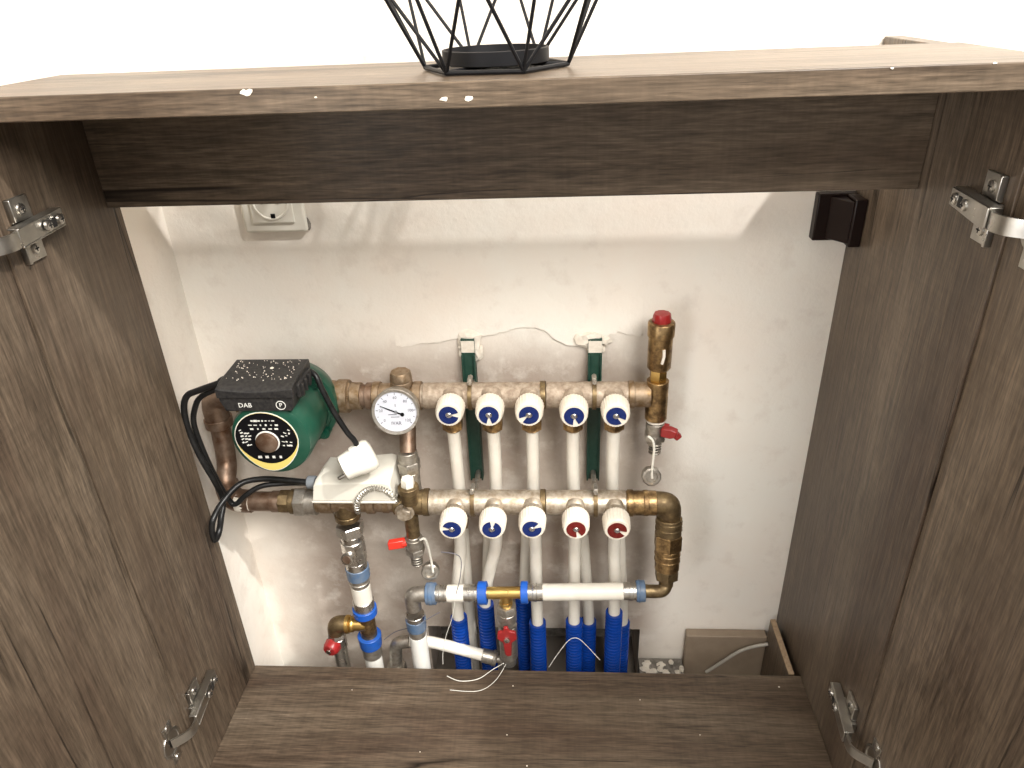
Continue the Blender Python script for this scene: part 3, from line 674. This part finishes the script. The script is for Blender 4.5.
sec_c(xt, [(599, 608, 0.0148, 0.0148, 20)], 'press_sleeve', 'chrome')
sec_c(xt, [(607, 613, 0.0172, 0.0172, 24)], 'blue_ring', 'ring_blue')
sec_c(xt, [(612, 635, 0.0118, 0.0118, 20)], 'tee_body', 'brass')
sec_c(xt, [(634, 644, 0.0172, 0.0160, 24)], 'blue_ring', 'ring_blue')
sec_c(xt, [(643, 654, 0.0140, 0.0140, 20)], 'press_sleeve', 'chrome_dull')
b = MB().secs((xt, YL, zc(652)), dn, [(0, zc(652) - FZ - 0.001, 0.0128, 0.0128, 20)]); b.build('pipe_piece', 'pex_print', lc)
# side branch with elbow
zb_ = zc(622)
xe2 = X(333, 620, YL - 0.01)
MB().secs((xt, YL - 0.004, zb_), (-1, 0, 0), [(0, 0.020, 0.0092, 0.0092, 16), (0.018, 0.024, 0.0120, 0.0120, 8), (0.024, 0.030, 0.0132, 0.0132, 16)]).build('branch', 'brass_bright', lc)
MB().tube([(xt - 0.028, YL - 0.004, zb_), (xe2 + 0.006, YL - 0.004, zb_), (xe2, YL - 0.004, zb_ - 0.004), (xe2 - 0.001, YL - 0.004, zb_ - 0.016)], 0.0122, 16, 4).build('branch_elbow', 'brass_tarnish', lc)
dv = thing('ball_valve', 'small chrome valve with red cap below the brass elbow at lower left', 'valve', (xe2, YL, FZ))
xv = xe2 - 0.001; zv = zb_ - 0.015
MB().secs((xv, YL - 0.004, zv), dn, [(0, 0.010, 0.0125, 0.0135, 6), (0.010, 0.030, 0.0118, 0.0118, 20), (0.030, zv - FZ - 0.001, 0.010, 0.010, 20)]).build('body', 'chrome', dv)
cpt = at(329, 651, YL - 0.024)
MB().lathe(cpt + V((0.004, 0.014, 0)), (-0.25, -1, 0.0), [(-0.008, 0.006), (0.0, 0.009), (0.002, 0.0125), (0.012, 0.0118), (0.015, 0.009)], 18, 0, 0.08).build('red_cap', 'red_plastic', dv)
MB().lathe(cpt + V((0.0001, -0.0015, 0)), (-0.25, -1, 0.0), [(0, 0.004), (0.002, 0.0038)], 12).build('cap_screw', 'chrome', dv)

# ------------------------------------------------------------------ upper left: union, tee with cap, vertical link, gauge
def px_u(p): return X(p, 395, YU)
tu = thing('brass_tee', 'aged brass tee and union joining the pump to the upper manifold', 'pipe fitting', (px_u(402), YU, ZU))
def sec_u(secs, name, mat, par):
    o_ = MB()
    for a, c, r, n in secs: o_.secs((px_u(a), YU, ZU), dx, [(0, px_u(c) - px_u(a), r, r, n)])
    return o_.build(name, mat, par)
sec_u([(336, 352, 0.0190, 6), (352, 362, 0.0172, 20)], 'union_nut', 'brass_old', tu)
sec_u([(360, 376, 0.0145, 20), (367, 374, 0.0170, 20)], 'adapter', 'copper_old', tu)
sec_u([(374, 422, 0.0160, 20), (374, 381, 0.0180, 20), (414, 422, 0.0180, 20)], 'body', 'brass_old', tu)
xg = px_u(403)
MB().secs((xg, YU, ZU + 0.010), dz, [(0, 0.012, 0.0145, 0.0135, 20), (0.012, 0.024, 0.0138, 0.0128, 8)]).build('top_cap', 'brass_old', tu)
xk = X(411, 470, 0.055)
MB().tube([(xg + 0.001, YU, ZU - 0.012), (xg + 0.001, YU, ZU - 0.04), (xk, 0.051, ZL + 0.068)], 0.0105, 16, 4).build('link_pipe', 'copper_old', tu)
# vertical fittings above the cross
cr = thing('manifold_cross', 'tarnished brass cross with white hex cap left of the lower manifold', 'pipe fitting', (px_l(411), YL, ZL))
sec_l([(395, 429, 0.0165, 20), (424, 430, 0.0178, 20)], 'body', 'brass_tarnish', cr)
MB().secs((xk, 0.050, ZL + 0.010), dz, [(0, 0.032, 0.0120, 0.0120, 20), (0.032, 0.048, 0.0145, 0.0145, 6), (0.048, 0.062, 0.0130, 0.0118, 20)]).build('check_valve', 'chrome_dull', cr)
ck = at(408, 486, 0.022)
MB().secs((ck.x, 0.022, ck.z - 0.014), dz, [(-0.012, 0.006, 0.0100, 0.0118, 20), (0.006, 0.014, 0.0135, 0.0130, 20)]).build('air_vent_body', 'brass_tarnish', cr)
MB().secs((ck.x, 0.022, ck.z), dz, [(0, 0.012, 0.0088, 0.0080, 6)]).build('hex_cap', 'white_plastic', cr)
q = at(413, 503, YL - RM)
MB().lathe((q.x, YL - RM + 0.003, q.z), df, [(0, 0.0055), (0.005, 0.0050), (0.006, 0.003)], 14).build('plug', 'brass', cr)
MB().secs((X(414, 540, YL), YL, ZL - 0.006), dn, [(0, 0.052, 0.0098, 0.0090, 20)]).build('bottom_nipple', 'brass_tarnish', cr)
q = at(404, 514, YL - RM - 0.004)
MB().secs((q.x, YL - 0.008, q.z), df, [(0, 0.010, 0.0125, 0.0125, 20), (0.010, 0.016, 0.0105, 0.0098, 6)]).build('front_plug', 'nickel', cr)

# dial thermometer
gc = at(396, 411, 0.030)
nrm = V((0.05, -1, 0.20)).normalized()
gu = dx - nrm * dx.dot(nrm); gu.normalize(); gv = nrm.cross(gu) * 1.0
if gv.z < 0: gv = -gv
gg = thing('dial_thermometer', 'round white dial thermometer with steel bezel beside the pump', 'thermometer', gc)
MB().lathe(gc - nrm * 0.012, nrm, [(0, 0.024), (0.001, 0.027), (0.011, 0.0275), (0.0125, 0.0285), (0.0165, 0.0285), (0.0172, 0.0278), (0.0168, 0.0252), (0.0148, 0.0248)], 48, cap=False).lathe(gc - nrm * 0.013, nrm, [(0, 0.0245), (0.002, 0.0265)], 32).build('case', 'chrome_dull', gg)
MB().tube([gc - nrm * 0.012, V((xg, YU - 0.010, ZU))], 0.007, 12).build('stem', 'brass_old', gg)
fc = gc + nrm * 0.0028
dial = MB().lathe(fc - nrm * 0.001, nrm, [(0, 0.0252), (0.001, 0.0252)], 48).build('dial', 'dial_white', gg)
b = MB()
A0, A1 = math.radians(218), math.radians(-38)
for i in range(13):
    a = A0 + (A1 - A0) * i / 12; rr = 0.0222
    X_ = gu * math.cos(a) + gv * math.sin(a); Y_ = -gu * math.sin(a) + gv * math.cos(a)
    b.obox(fc + X_ * rr + nrm * 0.0002, X_, Y_, nrm, 0.0026 if i % 2 == 0 else 0.0016, 0.0007, 0.0003)
b.build('scale_mark', 'grey_print', dial, flat=True)
b = MB()
for i, s in enumerate(('0', '20', '40', '60', '80', '100', '120')):
    a = A0 + (A1 - A0) * i / 6; text(b, s, fc + (gu * math.cos(a) + gv * math.sin(a)) * 0.0175 + nrm * 0.0002, gu, gv, 0.0048)
text(b, 'IVAR', fc - gv * 0.0145 + nrm * 0.0002, gu, gv, 0.0058)
for k in range(2): b.obox(fc - gv * (0.0035 + 0.003 * k) - gu * (0.004 - 0.003 * k) + nrm * 0.0002, gu, gv, nrm, 0.010, 0.0008, 0.0003)
b.obox(fc + gv * 0.008 + nrm * 0.0002, gu, gv, nrm, 0.0007, 0.003, 0.0003)
b.build('dial_print', 'grey_print', dial, flat=True)
a = math.radians(157); X_ = gu * math.cos(a) + gv * math.sin(a); Y_ = -gu * math.sin(a) + gv * math.cos(a)
MB().prism([(-0.009, -0.0010), (-0.002, -0.0008), (0.0195, -0.0003), (0.0195, 0.0003), (-0.002, 0.0008), (-0.009, 0.0010)], fc + nrm * 0.001, X_, Y_, 0.0004).lathe(fc - X_ * 0.0085 + nrm * 0.001, nrm, [(0, 0.0024), (0.0005, 0.0024)], 14).build('needle', 'black_print', gg, flat=True)
MB().lathe(fc + nrm * 0.0003, nrm, [(0, 0.0018), (0.0016, 0.0015)], 12).build('needle_hub', 'grey_rubber', gg)

# ------------------------------------------------------------------ right end of the upper manifold: tee, vent, drain cock
xr = X(657, 395, YU)
te = thing('end_tee', 'brass end tee at the right of the upper manifold', 'pipe fitting', (xr, YU, ZU))
sec_u([(626, 650, 0.0158, 20), (628, 634, 0.0172, 20)], 'socket', 'brass_old', te)
zu_ = lambda py: at(660, py, YU).z
MB().secs((xr, YU, zu_(418)), dz, [(0, zu_(380) - zu_(418), 0.0135, 0.0132, 24)]).build('body', 'brass', te)
MB().secs((xr, YU, zu_(418)), dz, [(-0.004, 0.002, 0.0118, 0.0118, 20)]).build('seal', 'plaster_white', te)
av = thing('air_vent', 'tall brass automatic air vent with red cap', 'air vent', (xr, YU, zu_(380)))
MB().secs((xr, YU, zu_(380)), dz, [(0, zu_(367) - zu_(380), 0.0105, 0.0105, 6)]).build('hex_neck', 'brass_bright', av)
H = zu_(322) - zu_(368)
MB().lathe((xr, YU, zu_(368)), dz, [(0, 0.0125), (0.002, 0.0140), (H * 0.70, 0.0142), (H * 0.71, 0.0148), (H * 0.72, 0.0155), (H - 0.001, 0.0157), (H, 0.0150), (H + 0.001, 0.011)], 32).build('body', 'brass', av)
MB().lathe((xr, YU, zu_(322)), dz, [(0, 0.0105), (0.002, 0.0112), (0.009, 0.0102), (0.011, 0.0094), (0.0115, 0.001)], 20, 0, 0.06).build('red_cap', 'red_plastic', av)
MB().tube([at(662, 364, YU - 0.0145), at(664, 357, YU - 0.0148), at(664, 350, YU - 0.0140)], 0.0018, 8, 3).build('plaster_drip', 'plaster_white', av)
def drain(label, x, Y, zt, lever_dir, ltop, capx, strap, lev_mat):
    t = thing('drain_cock', label, 'drain valve', (x, Y, zt), 'drain cocks')
    MB().secs((x, Y, zt), dn, [(0, 0.004, 0.0100, 0.0100, 20), (0.004, 0.020, 0.0120, 0.0118, 20), (0.020, 0.030, 0.0135, 0.0135, 6), (0.030, 0.036, 0.0090, 0.0090, 20)]).build('body', 'chrome_dull', t)
    b = MB()
    for k in range(4): b.secs((x + 0.001, Y - 0.002, zt - 0.034 - 0.004 * k), V((0.05, -0.1, -1)), [(0, 0.003, 0.0082, 0.0072, 18)])
    b.secs((x, Y, zt - 0.03), dn, [(0, 0.020, 0.0058, 0.0058, 16)]); b.build('spout', 'chrome_dull', t)
    o_ = V((x, Y, zt - 0.010)); d = V(lever_dir).normalized(); u, v, _ = basis(d)
    MB().secs(o_, d, [(0.006, 0.017, 0.0062, 0.0055, 16)]).build('lever_stem', lev_mat, t)
    L = ltop
    if L > 0.02:
        MB().obox(o_ + d * (0.012 + L / 2), d, (0, 1, 0) if abs(d.y) < 0.5 else (1, 0, 0), (0, 0, 1), L, 0.009, 0.0125).build('lever', lev_mat, t, bevel=0.0015)
    else:
        MB().prism([(-0.008, -0.006), (0.004, -0.007), (0.011, -0.004), (0.012, 0.004), (0.003, 0.007), (-0.008, 0.005)], o_ + d * 0.016 - V((0, 0.004, 0)), d, dz, 0.010).obox(o_ + d * 0.024 + dn * 0.006, (0.7, 0, -0.7), (0, 1, 0), (0.7, 0, 0.7), 0.018, 0.008, 0.009).build('lever', lev_mat, t, bevel=0.0015)
    MB().tube(strap, 0.0016, 8, 4).build('strap', 'white_plastic', t)
    MB().lathe(capx + V((0, 0.004, 0)), (0.1, -1, 0.25), [(-0.007, 0.0105), (0.0, 0.0126), (0.007, 0.0124), (0.0085, 0.0105), (0.0085, 0.0078), (0.005, 0.007), (0.005, 0.001)], 22, 0, 0.05).build('hanging_cap', 'chrome_dull', t)
drain('chrome drain cock with red lever under the right end tee', X(655, 430, YU), YU, zu_(419), (1, -0.35, 0), 0.018, at(651, 477, YU - 0.012),
      [at(648, 436, YU - 0.013), at(653, 441, YU - 0.015), at(654, 452, YU - 0.014), at(652, 470, YU - 0.013), at(652, 478, YU - 0.013)], 'red_plastic')
drain('chrome drain cock with bright red lever below the brass cross', X(414, 540, YL), YL, at(410, 541, YL).z + 0.010, (-1, -0.25, 0.0), 0.022, at(430, 572, YL - 0.006),
      [at(420, 540, YL - 0.012), at(425, 539, YL - 0.012), at(429, 550, YL - 0.010), at(432, 565, YL - 0.008), at(433, 572, YL - 0.008)], 'red_bright')

# ------------------------------------------------------------------ right end of the lower manifold: elbow, union, elbow
xq = X(668, 530, YL - 0.002)
rl = thing('union_riser', 'brass union and elbow linking the lower manifold to the bottom run', 'pipe fitting', (xq, YL, ZB))
sec_l([(626, 656, 0.0158, 20), (627, 633, 0.0172, 20), (643, 648, 0.0166, 20)], 'adapter', 'brass', rl)
zr_ = lambda py: at(666, py, YL - 0.008).z
MB().tube([(px_l(652), YL, ZL), (xq - 0.010, YL, ZL), (xq - 0.002, YL, ZL - 0.003), (xq, YL, ZL - 0.012), (xq, YL, ZL - 0.022)], 0.0148, 18, 4).build('elbow', 'brass_tarnish', rl)
dwn = (V((xq, YB + 0.004, ZB)) - V((xq, YL, ZL))).normalized(); oq = V((xq, YL, ZL)); Ltot = (V((xq, YB + 0.004, ZB)) - oq).length
k = Ltot / 88.0
MB().secs(oq, dwn, [(14 * k, 30 * k, 0.0165, 0.0165, 20), (17 * k, 20 * k, 0.0172, 0.0172, 20), (23 * k, 26 * k, 0.0172, 0.0172, 20)]).build('collar', 'brass_tarnish', rl)
MB().secs(oq, dwn, [(30 * k, 45 * k, 0.0185, 0.0185, 6)]).build('union_nut', 'brass', rl)
MB().secs(oq, dwn, [(45 * k, 66 * k, 0.0162, 0.0158, 20), (49 * k, 51 * k, 0.0168, 0.0168, 20), (55 * k, 57 * k, 0.0168, 0.0168, 20)]).build('body', 'brass', rl)
MB().secs(oq, dwn, [(66 * k, 76 * k, 0.0158, 0.0158, 6), (76 * k, 84 * k, 0.0095, 0.0095, 18)]).build('lower_nut', 'brass_tarnish', rl)
yB = YB
MB().tube([oq + dwn * (74 * k), oq + dwn * (82 * k), (xq - 0.003, yB + 0.001, ZB + 0.003), (xq - 0.010, yB, ZB), (xq - 0.030, yB, ZB)], 0.0088, 16, 4).build('lower_elbow', 'brass_tarnish', rl)

# ------------------------------------------------------------------ bottom run (press fittings, white pipe, brass tee, drain valve)
def px_b(p): return X(p, 591, YB)
SLB = 0.034; dxb = V((1, 0, SLB)).normalized()          # the run sags a little to the left
def zbx(x): return ZB + SLB * (x - px_b(640))
bu = thing('bottom_pipe_run', 'horizontal press-fit pipe run with brass tee and blue rings at the bottom', 'pipe', (px_b(507), YB, ZB))
def sec_b(secs, name, mat, par=bu):
    o_ = MB()
    for a, c, r, n in secs: o_.secs((px_b(a), YB, zbx(px_b(a))), dxb, [(0, px_b(c) - px_b(a), r, r, n)])
    return o_.build(name, mat, par)
sec_b([(640, 652, 0.0080, 18)], 'nipple', 'brass_tarnish')
sec_b([(623, 640, 0.0116, 20), (629, 633, 0.0124, 20)], 'press_sleeve', 'chrome')
sec_b([(636, 645, 0.0142, 22), (638, 640, 0.0150, 22)], 'grey_ring', 'ring_greyblue')
sec_b([(542, 624, 0.0112, 24)], 'white_pipe', 'pex')
sec_b([(527, 543, 0.0116, 20), (533, 537, 0.0122, 20)], 'press_sleeve', 'chrome')
sec_b([(521, 528, 0.0148, 22)], 'blue_ring', 'ring_blue')
sec_b([(485, 522, 0.0082, 20)], 'tee_body', 'brass_bright')
sec_b([(478, 487, 0.0155, 22)], 'blue_ring', 'ring_blue')
sec_b([(463, 479, 0.0112, 20), (468, 470, 0.0120, 20), (473, 475, 0.0120, 20)], 'press_sleeve', 'chrome')
sec_b([(447, 464, 0.0116, 22)], 'white_pipe', 'pex')
sec_b([(434, 448, 0.0112, 20), (438, 440, 0.0120, 20), (443, 445, 0.0120, 20)], 'press_sleeve', 'chrome')
sec_b([(426, 436, 0.0148, 22), (429, 432, 0.0154, 22)], 'grey_ring', 'ring_greyblue')
xeL = X(413, 600, YB); ZBL = zbx(xeL)
MB().tube([(px_b(428), YB, zbx(px_b(428))), (xeL + 0.008, YB, ZBL), (xeL + 0.001, YB, ZBL - 0.003), (xeL, YB, ZBL - 0.010), (xeL, YB, ZBL - 0.026)], 0.0108, 18, 4).build('elbow', 'chrome_dull', bu)
zb2 = lambda py: at(417, py + 6, YB).z
MB().secs((xeL, YB, zb2(608)), dn, [(0, zb2(608) - zb2(614), 0.0132, 0.0132, 22)]).build('ring_seat', 'chrome', bu)
MB().secs((xeL, YB, zb2(612)), dn, [(0, zb2(612) - zb2(622), 0.0142, 0.0135, 22)]).build('grey_ring', 'ring_greyblue', bu)
MB().secs((xeL, YB, zb2(621)), dn, [(0, zb2(621) - zb2(630), 0.0118, 0.0118, 22)]).build('press_sleeve', 'chrome_dull', bu)
MB().secs((xeL, YB, zb2(628)), dn, [(0, zb2(628) - FZ - 0.001, 0.0122, 0.0122, 22)]).build('down_pipe', 'pex_print', bu)
xdv = X(506, 600, YB); ZBT = zbx(xdv)
MB().secs((xdv, YB, ZBT), dn, [(0, 0.014, 0.0078, 0.0082, 18), (0.014, 0.020, 0.0095, 0.0095, 8), (0.020, 0.024, 0.0080, 0.0080, 16)]).build('tee_branch', 'brass_bright', bu)
bd = thing('bottom_drain_valve', 'chrome drain valve with red butterfly handle under the bottom brass tee', 'valve', (xdv, YB, ZBT - 0.024))
z0 = ZBT - 0.022
MB().secs((xdv, YB, z0), dn, [(0, 0.012, 0.0135, 0.0145, 6), (0.012, 0.028, 0.0132, 0.0132, 20), (0.028, 0.036, 0.0140, 0.0140, 6), (0.036, 0.098, 0.0130, 0.0124, 20), (0.098, 0.112, 0.0098, 0.0098, 20)]).build('body', 'chrome_dull', bd)
h = at(507, 638, YB - 0.020)
MB().lathe(h + V((0, 0.013, 0)), df, [(-0.003, 0.005), (0.010, 0.005)], 14).build('stem', 'chrome', bd)
MB().prism([(x_ * 1.28, y_ * (1.3 if y_ > 0 else 1.75)) for x_, y_ in [(-0.0105, -0.002), (-0.0095, 0.006), (-0.004, 0.008), (-0.003, 0.013), (0.001, 0.0135), (0.003, 0.008), (0.0095, 0.0065), (0.0105, -0.002), (0.005, -0.006), (0.004, -0.020), (0.0, -0.021), (-0.003, -0.019), (-0.0045, -0.006)]], h + V((0, 0.003, 0.003)), dx, dz, 0.005).build('butterfly_handle', 'red_plastic', bd, bevel=0.001)
MB().lathe(h + V((0, -0.0015, -0.001)), df, [(0, 0.0048), (0.003, 0.0045), (0.0035, 0.003)], 6).build('handle_nut', 'chrome', bd)

# small supply branch crossing behind the down pipe
sb = thing('branch_pipe', 'short white pipe with chrome elbow crossing behind the left down pipe', 'pipe', at(455, 650, 0.045))
p0, p1, p2 = at(400, 641, 0.045), at(430, 642, 0.045), at(486, 656, 0.040)
d01 = (p2 - p1).normalized()
MB().tube([at(396, 665, 0.045), at(396, 648, 0.045), at(399, 643, 0.045), at(410, 641, 0.045)], 0.0095, 16, 4).build('elbow', 'chrome_dull', sb)
MB().secs(at(397, 668, 0.045), dz, [(-0.03, 0.008, 0.0145, 0.0145, 8)]).build('nut', 'chrome_dull', sb)
MB().tube([at(410, 641, 0.045), p1, p1.lerp(p2, 0.5) + V((0, 0, 0.001)), p2], 0.0085, 16, 4).build('white_pipe', 'pex', sb)
MB().secs(p2, d01, [(-0.006, 0.012, 0.0102, 0.0102, 20), (0.010, 0.016, 0.0118, 0.0112, 20), (0.016, 0.026, 0.0055, 0.0055, 14)]).build('press_sleeve', 'chrome_dull', sb)

# ------------------------------------------------------------------ thermostat box, plug, spring
tx0, tx1 = at(312, 500, 0.012), at(394, 497, 0.012)
zb0 = ZL + 0.0225
zt0 = zb0 + 0.032
tm = thing('pipe_thermostat', 'white clip-on thermostat box sitting on the brass line', 'thermostat', (tx0.x, 0.03, zb0))
Y0, Y1 = 0.012, 0.070
xa, xb_ = tx0.x, tx1.x
b = MB(); nx_, ny_ = 9, 6; vs = []; rnd = random.Random(3)
def top_z(i, j): 
    t = i / nx_; s = j / ny_
    return zt0 - 0.004 + 0.003 * t + 0.0025 * math.sin(5 * t + 3 * s) * s - (0.004 if j == 0 else 0) - (0.003 if i in (0, nx_) else 0)
for j in range(ny_ + 1):
    for i in range(nx_ + 1):
        vs.append(V((xa + (xb_ - xa) * i / nx_ + (0.004 if i == 0 else -0.004 if i == nx_ else 0) + 0.006 * (j / ny_) * (1 if i == 0 else 0), Y0 + (Y1 - Y0) * j / ny_ + (0.002 if j == 0 else 0), top_z(i, j))))
base = len(vs)
peri = [i for i in range(nx_ + 1)] + [(nx_ + 1) * (j + 1) - 1 for j in range(1, ny_ + 1)] + [(nx_ + 1) * (ny_ + 1) - 1 - i for i in range(1, nx_ + 1)] + [(nx_ + 1) * j for j in range(ny_ - 1, 0, -1)]
def clampv(v_): return V((min(max(v_.x, xa), xb_), v_.y, zb0))
for k_ in peri:
    v_ = vs[k_]; x_ = xa if v_.x < xa + 0.012 and k_ % (nx_ + 1) == 0 else (xb_ if k_ % (nx_ + 1) == nx_ else v_.x)
    vs.append(V((x_, Y0 if k_ <= nx_ else v_.y, zb0)))
fs = [(j * (nx_ + 1) + i, j * (nx_ + 1) + i + 1, (j + 1) * (nx_ + 1) + i + 1, (j + 1) * (nx_ + 1) + i) for j in range(ny_) for i in range(nx_)]
npi = len(peri)
fs += [(peri[k_], base + k_, base + (k_ + 1) % npi, peri[(k_ + 1) % npi]) for k_ in range(npi)] + [tuple(base + k_ for k_ in range(npi))]
b.add(vs, fs); b.build('cover', 'thermostat_white', tm, bevel=0.0012, ang=30)
MB().box((xa - 0.001, Y0 - 0.001, zb0 - 0.003), (xb_ + 0.001, Y1, zb0 - 0.0002)).build('base_plate', 'thermostat_white', tm, bevel=0.0008)
gl = V((xa, 0.035, zb0 + 0.012))
MB().lathe(gl, (-1, 0, 0), [(0, 0.0085), (0.010, 0.0085), (0.012, 0.006)], 12).build('cable_gland', 'grey_rubber', tm)
# spring clip
b = MB(); pth = smooth([at(358, 512, 0.012), at(357, 503, 0.008), at(362, 494, 0.006), at(371, 489, 0.006), at(381, 489, 0.008), at(391, 494, 0.012), at(396, 502, 0.018)], 10)
pts = []; turns = 26; N = turns * 8
for i in range(N):
    t = i / (N - 1) * (len(pth) - 1); k_ = min(int(t), len(pth) - 2); c = pth[k_].lerp(pth[k_ + 1], t - k_)
    tg = (pth[k_ + 1] - pth[k_]).normalized(); u, v, _ = basis(tg); a = 2 * math.pi * i / 8
    pts.append(c + u * 0.0036 * math.cos(a) + v * 0.0036 * math.sin(a))
o = MB().tube(pts, 0.0006, 5).build('coil_spring', 'steel_spring', None); tag(o, 'steel coil spring looped in front of the white thermostat box', 'spring')
# white plug with bare pin, lying on the box
pc0, pc1 = at(342, 469, 0.002), at(374, 452, 0.020)
pd = (pc1 - pc0).normalized()
pgT = thing('power_plug', 'white round plug lying on the thermostat box', 'plug', pc0)
L = (pc1 - pc0).length
MB().lathe(pc0, pd, [(0, 0.012), (0.002, 0.0155), (L * 0.35, 0.0172), (L * 0.5, 0.0190), (L - 0.006, 0.0196), (L - 0.002, 0.0175), (L, 0.012)], 30).build('body', 'white_plastic', pgT)
u_, v_, _ = basis(pd)
b = MB()
for s_ in (-0.010,): b.lathe(pc0 + v_ * s_ + pd * 0.002, -pd, [(0, 0.0024), (0.011, 0.0024), (0.012, 0.0016)], 12)
b.build('pin', 'hinge_steel', pgT)
MB().secs(pc0 + pd * (L * 0.45) + dz * 0.010, V((-0.35, 0.1, 1)), [(0, 0.010, 0.0085, 0.0055, 16)]).build('cord_entry', 'white_plastic', pgT)

# ------------------------------------------------------------------ cables
CR = 0.0038
def cable(pts, label, r=CR, mat='black_rubber', name='power_cable'):
    o = MB().tube(pts, r, 10, 8).build(name, mat, None); return tag(o, label, 'cable')
gp = V((BX0 - 0.012, 0.003, BZ0 + 0.017))
cable([gp, at(197, 391, 0.004), at(187, 396, 0.004), at(184, 408, 0.004), at(188, 428, 0.004), at(200, 456, 0.004), at(215, 482, 0.006), at(223, 500, 0.010), at(221, 518, -0.006), at(219, 532, -0.022), at(215, 540, -0.026), at(212, 532, -0.028), at(213, 520, -0.024), at(222, 503, -0.004), at(240, 484, 0.020), at(262, 479, 0.030), at(285, 480, 0.034), gl + V((-0.011, 0, 0))],
      'black cable looping down the left side from the pump to the thermostat box')
cable([gp + V((0.002, 0.004, -0.006)), at(202, 396, 0.010), at(195, 408, 0.012), at(194, 424, 0.012), at(203, 450, 0.012), at(216, 478, 0.014), at(229, 500, 0.018), at(236, 504, 0.018), at(246, 495, 0.022), at(262, 486, 0.030), at(285, 483.5, 0.038), gl + V((-0.011, 0.004, -0.004))],
      'second black cable bundled beside the looping one', 0.0034)
cable([V((BX1 + 0.002, 0.028, BZ0 + 0.018)), at(316, 376, 0.024), at(322, 389, 0.020), at(334, 412, 0.016), at(347, 432, 0.014), at(354, 440, 0.014), at(358, 448, 0.014)], 'black cable running from the pump box down to the white plug', 0.0034)
cable([at(706, 672, 0.098), at(722, 662, 0.098), at(738, 652, 0.098), at(752, 647, 0.097), at(768, 644, 0.094)], 'thin grey cable lying against the wooden skirting', 0.0026, 'cable_grey', 'thin_cable')

# ------------------------------------------------------------------ loose threads and wires
def thread(pts, label, r=0.00042, mat='thread_white'):
    o = MB().tube(pts, r, 6, 6).build('loose_thread', mat, None); return tag(o, label, 'thread', 'loose threads')
thread([at(549, 667, -0.002), at(557, 655, 0.0), at(568, 641, 0.004), at(576, 638, 0.004), at(584, 643, 0.002), at(600, 660, -0.002)], 'pale thread arching in front of the middle blue sleeves')
thread([az(447, 676, 0.001), az(460, 681, 0.001), az(478, 679, 0.001), az(492, 670, 0.001), at(504, 663, 0.004)], 'pale thread lying curled on the cabinet floor', 0.0005)
thread([az(450, 690, 0.001), az(478, 691, 0.001), az(495, 681, 0.001), at(506, 664, 0.002)], 'thin pale thread near the front of the cabinet floor', 0.0004)
thread([at(441, 552, 0.0), at(455, 554, 0.0), at(461, 560, 0.0), at(460, 578, 0.0), at(456, 594, 0.0)], 'thin dark wire hanging over the short white pipe piece', 0.0006, 'grey_print')
thread([at(455, 600, 0.0), at(452, 618, 0.0), at(446, 636, 0.001), at(443, 652, 0.001), at(443, 664, 0.001)], 'twisted pale thread hanging from the bottom pipe run', 0.00045)
thread([at(384, 640, 0.02), at(395, 632, 0.02), at(414, 626, 0.003), at(440, 612, 0.004)], 'thin dark wire strung across the left down pipe', 0.0006, 'grey_print')
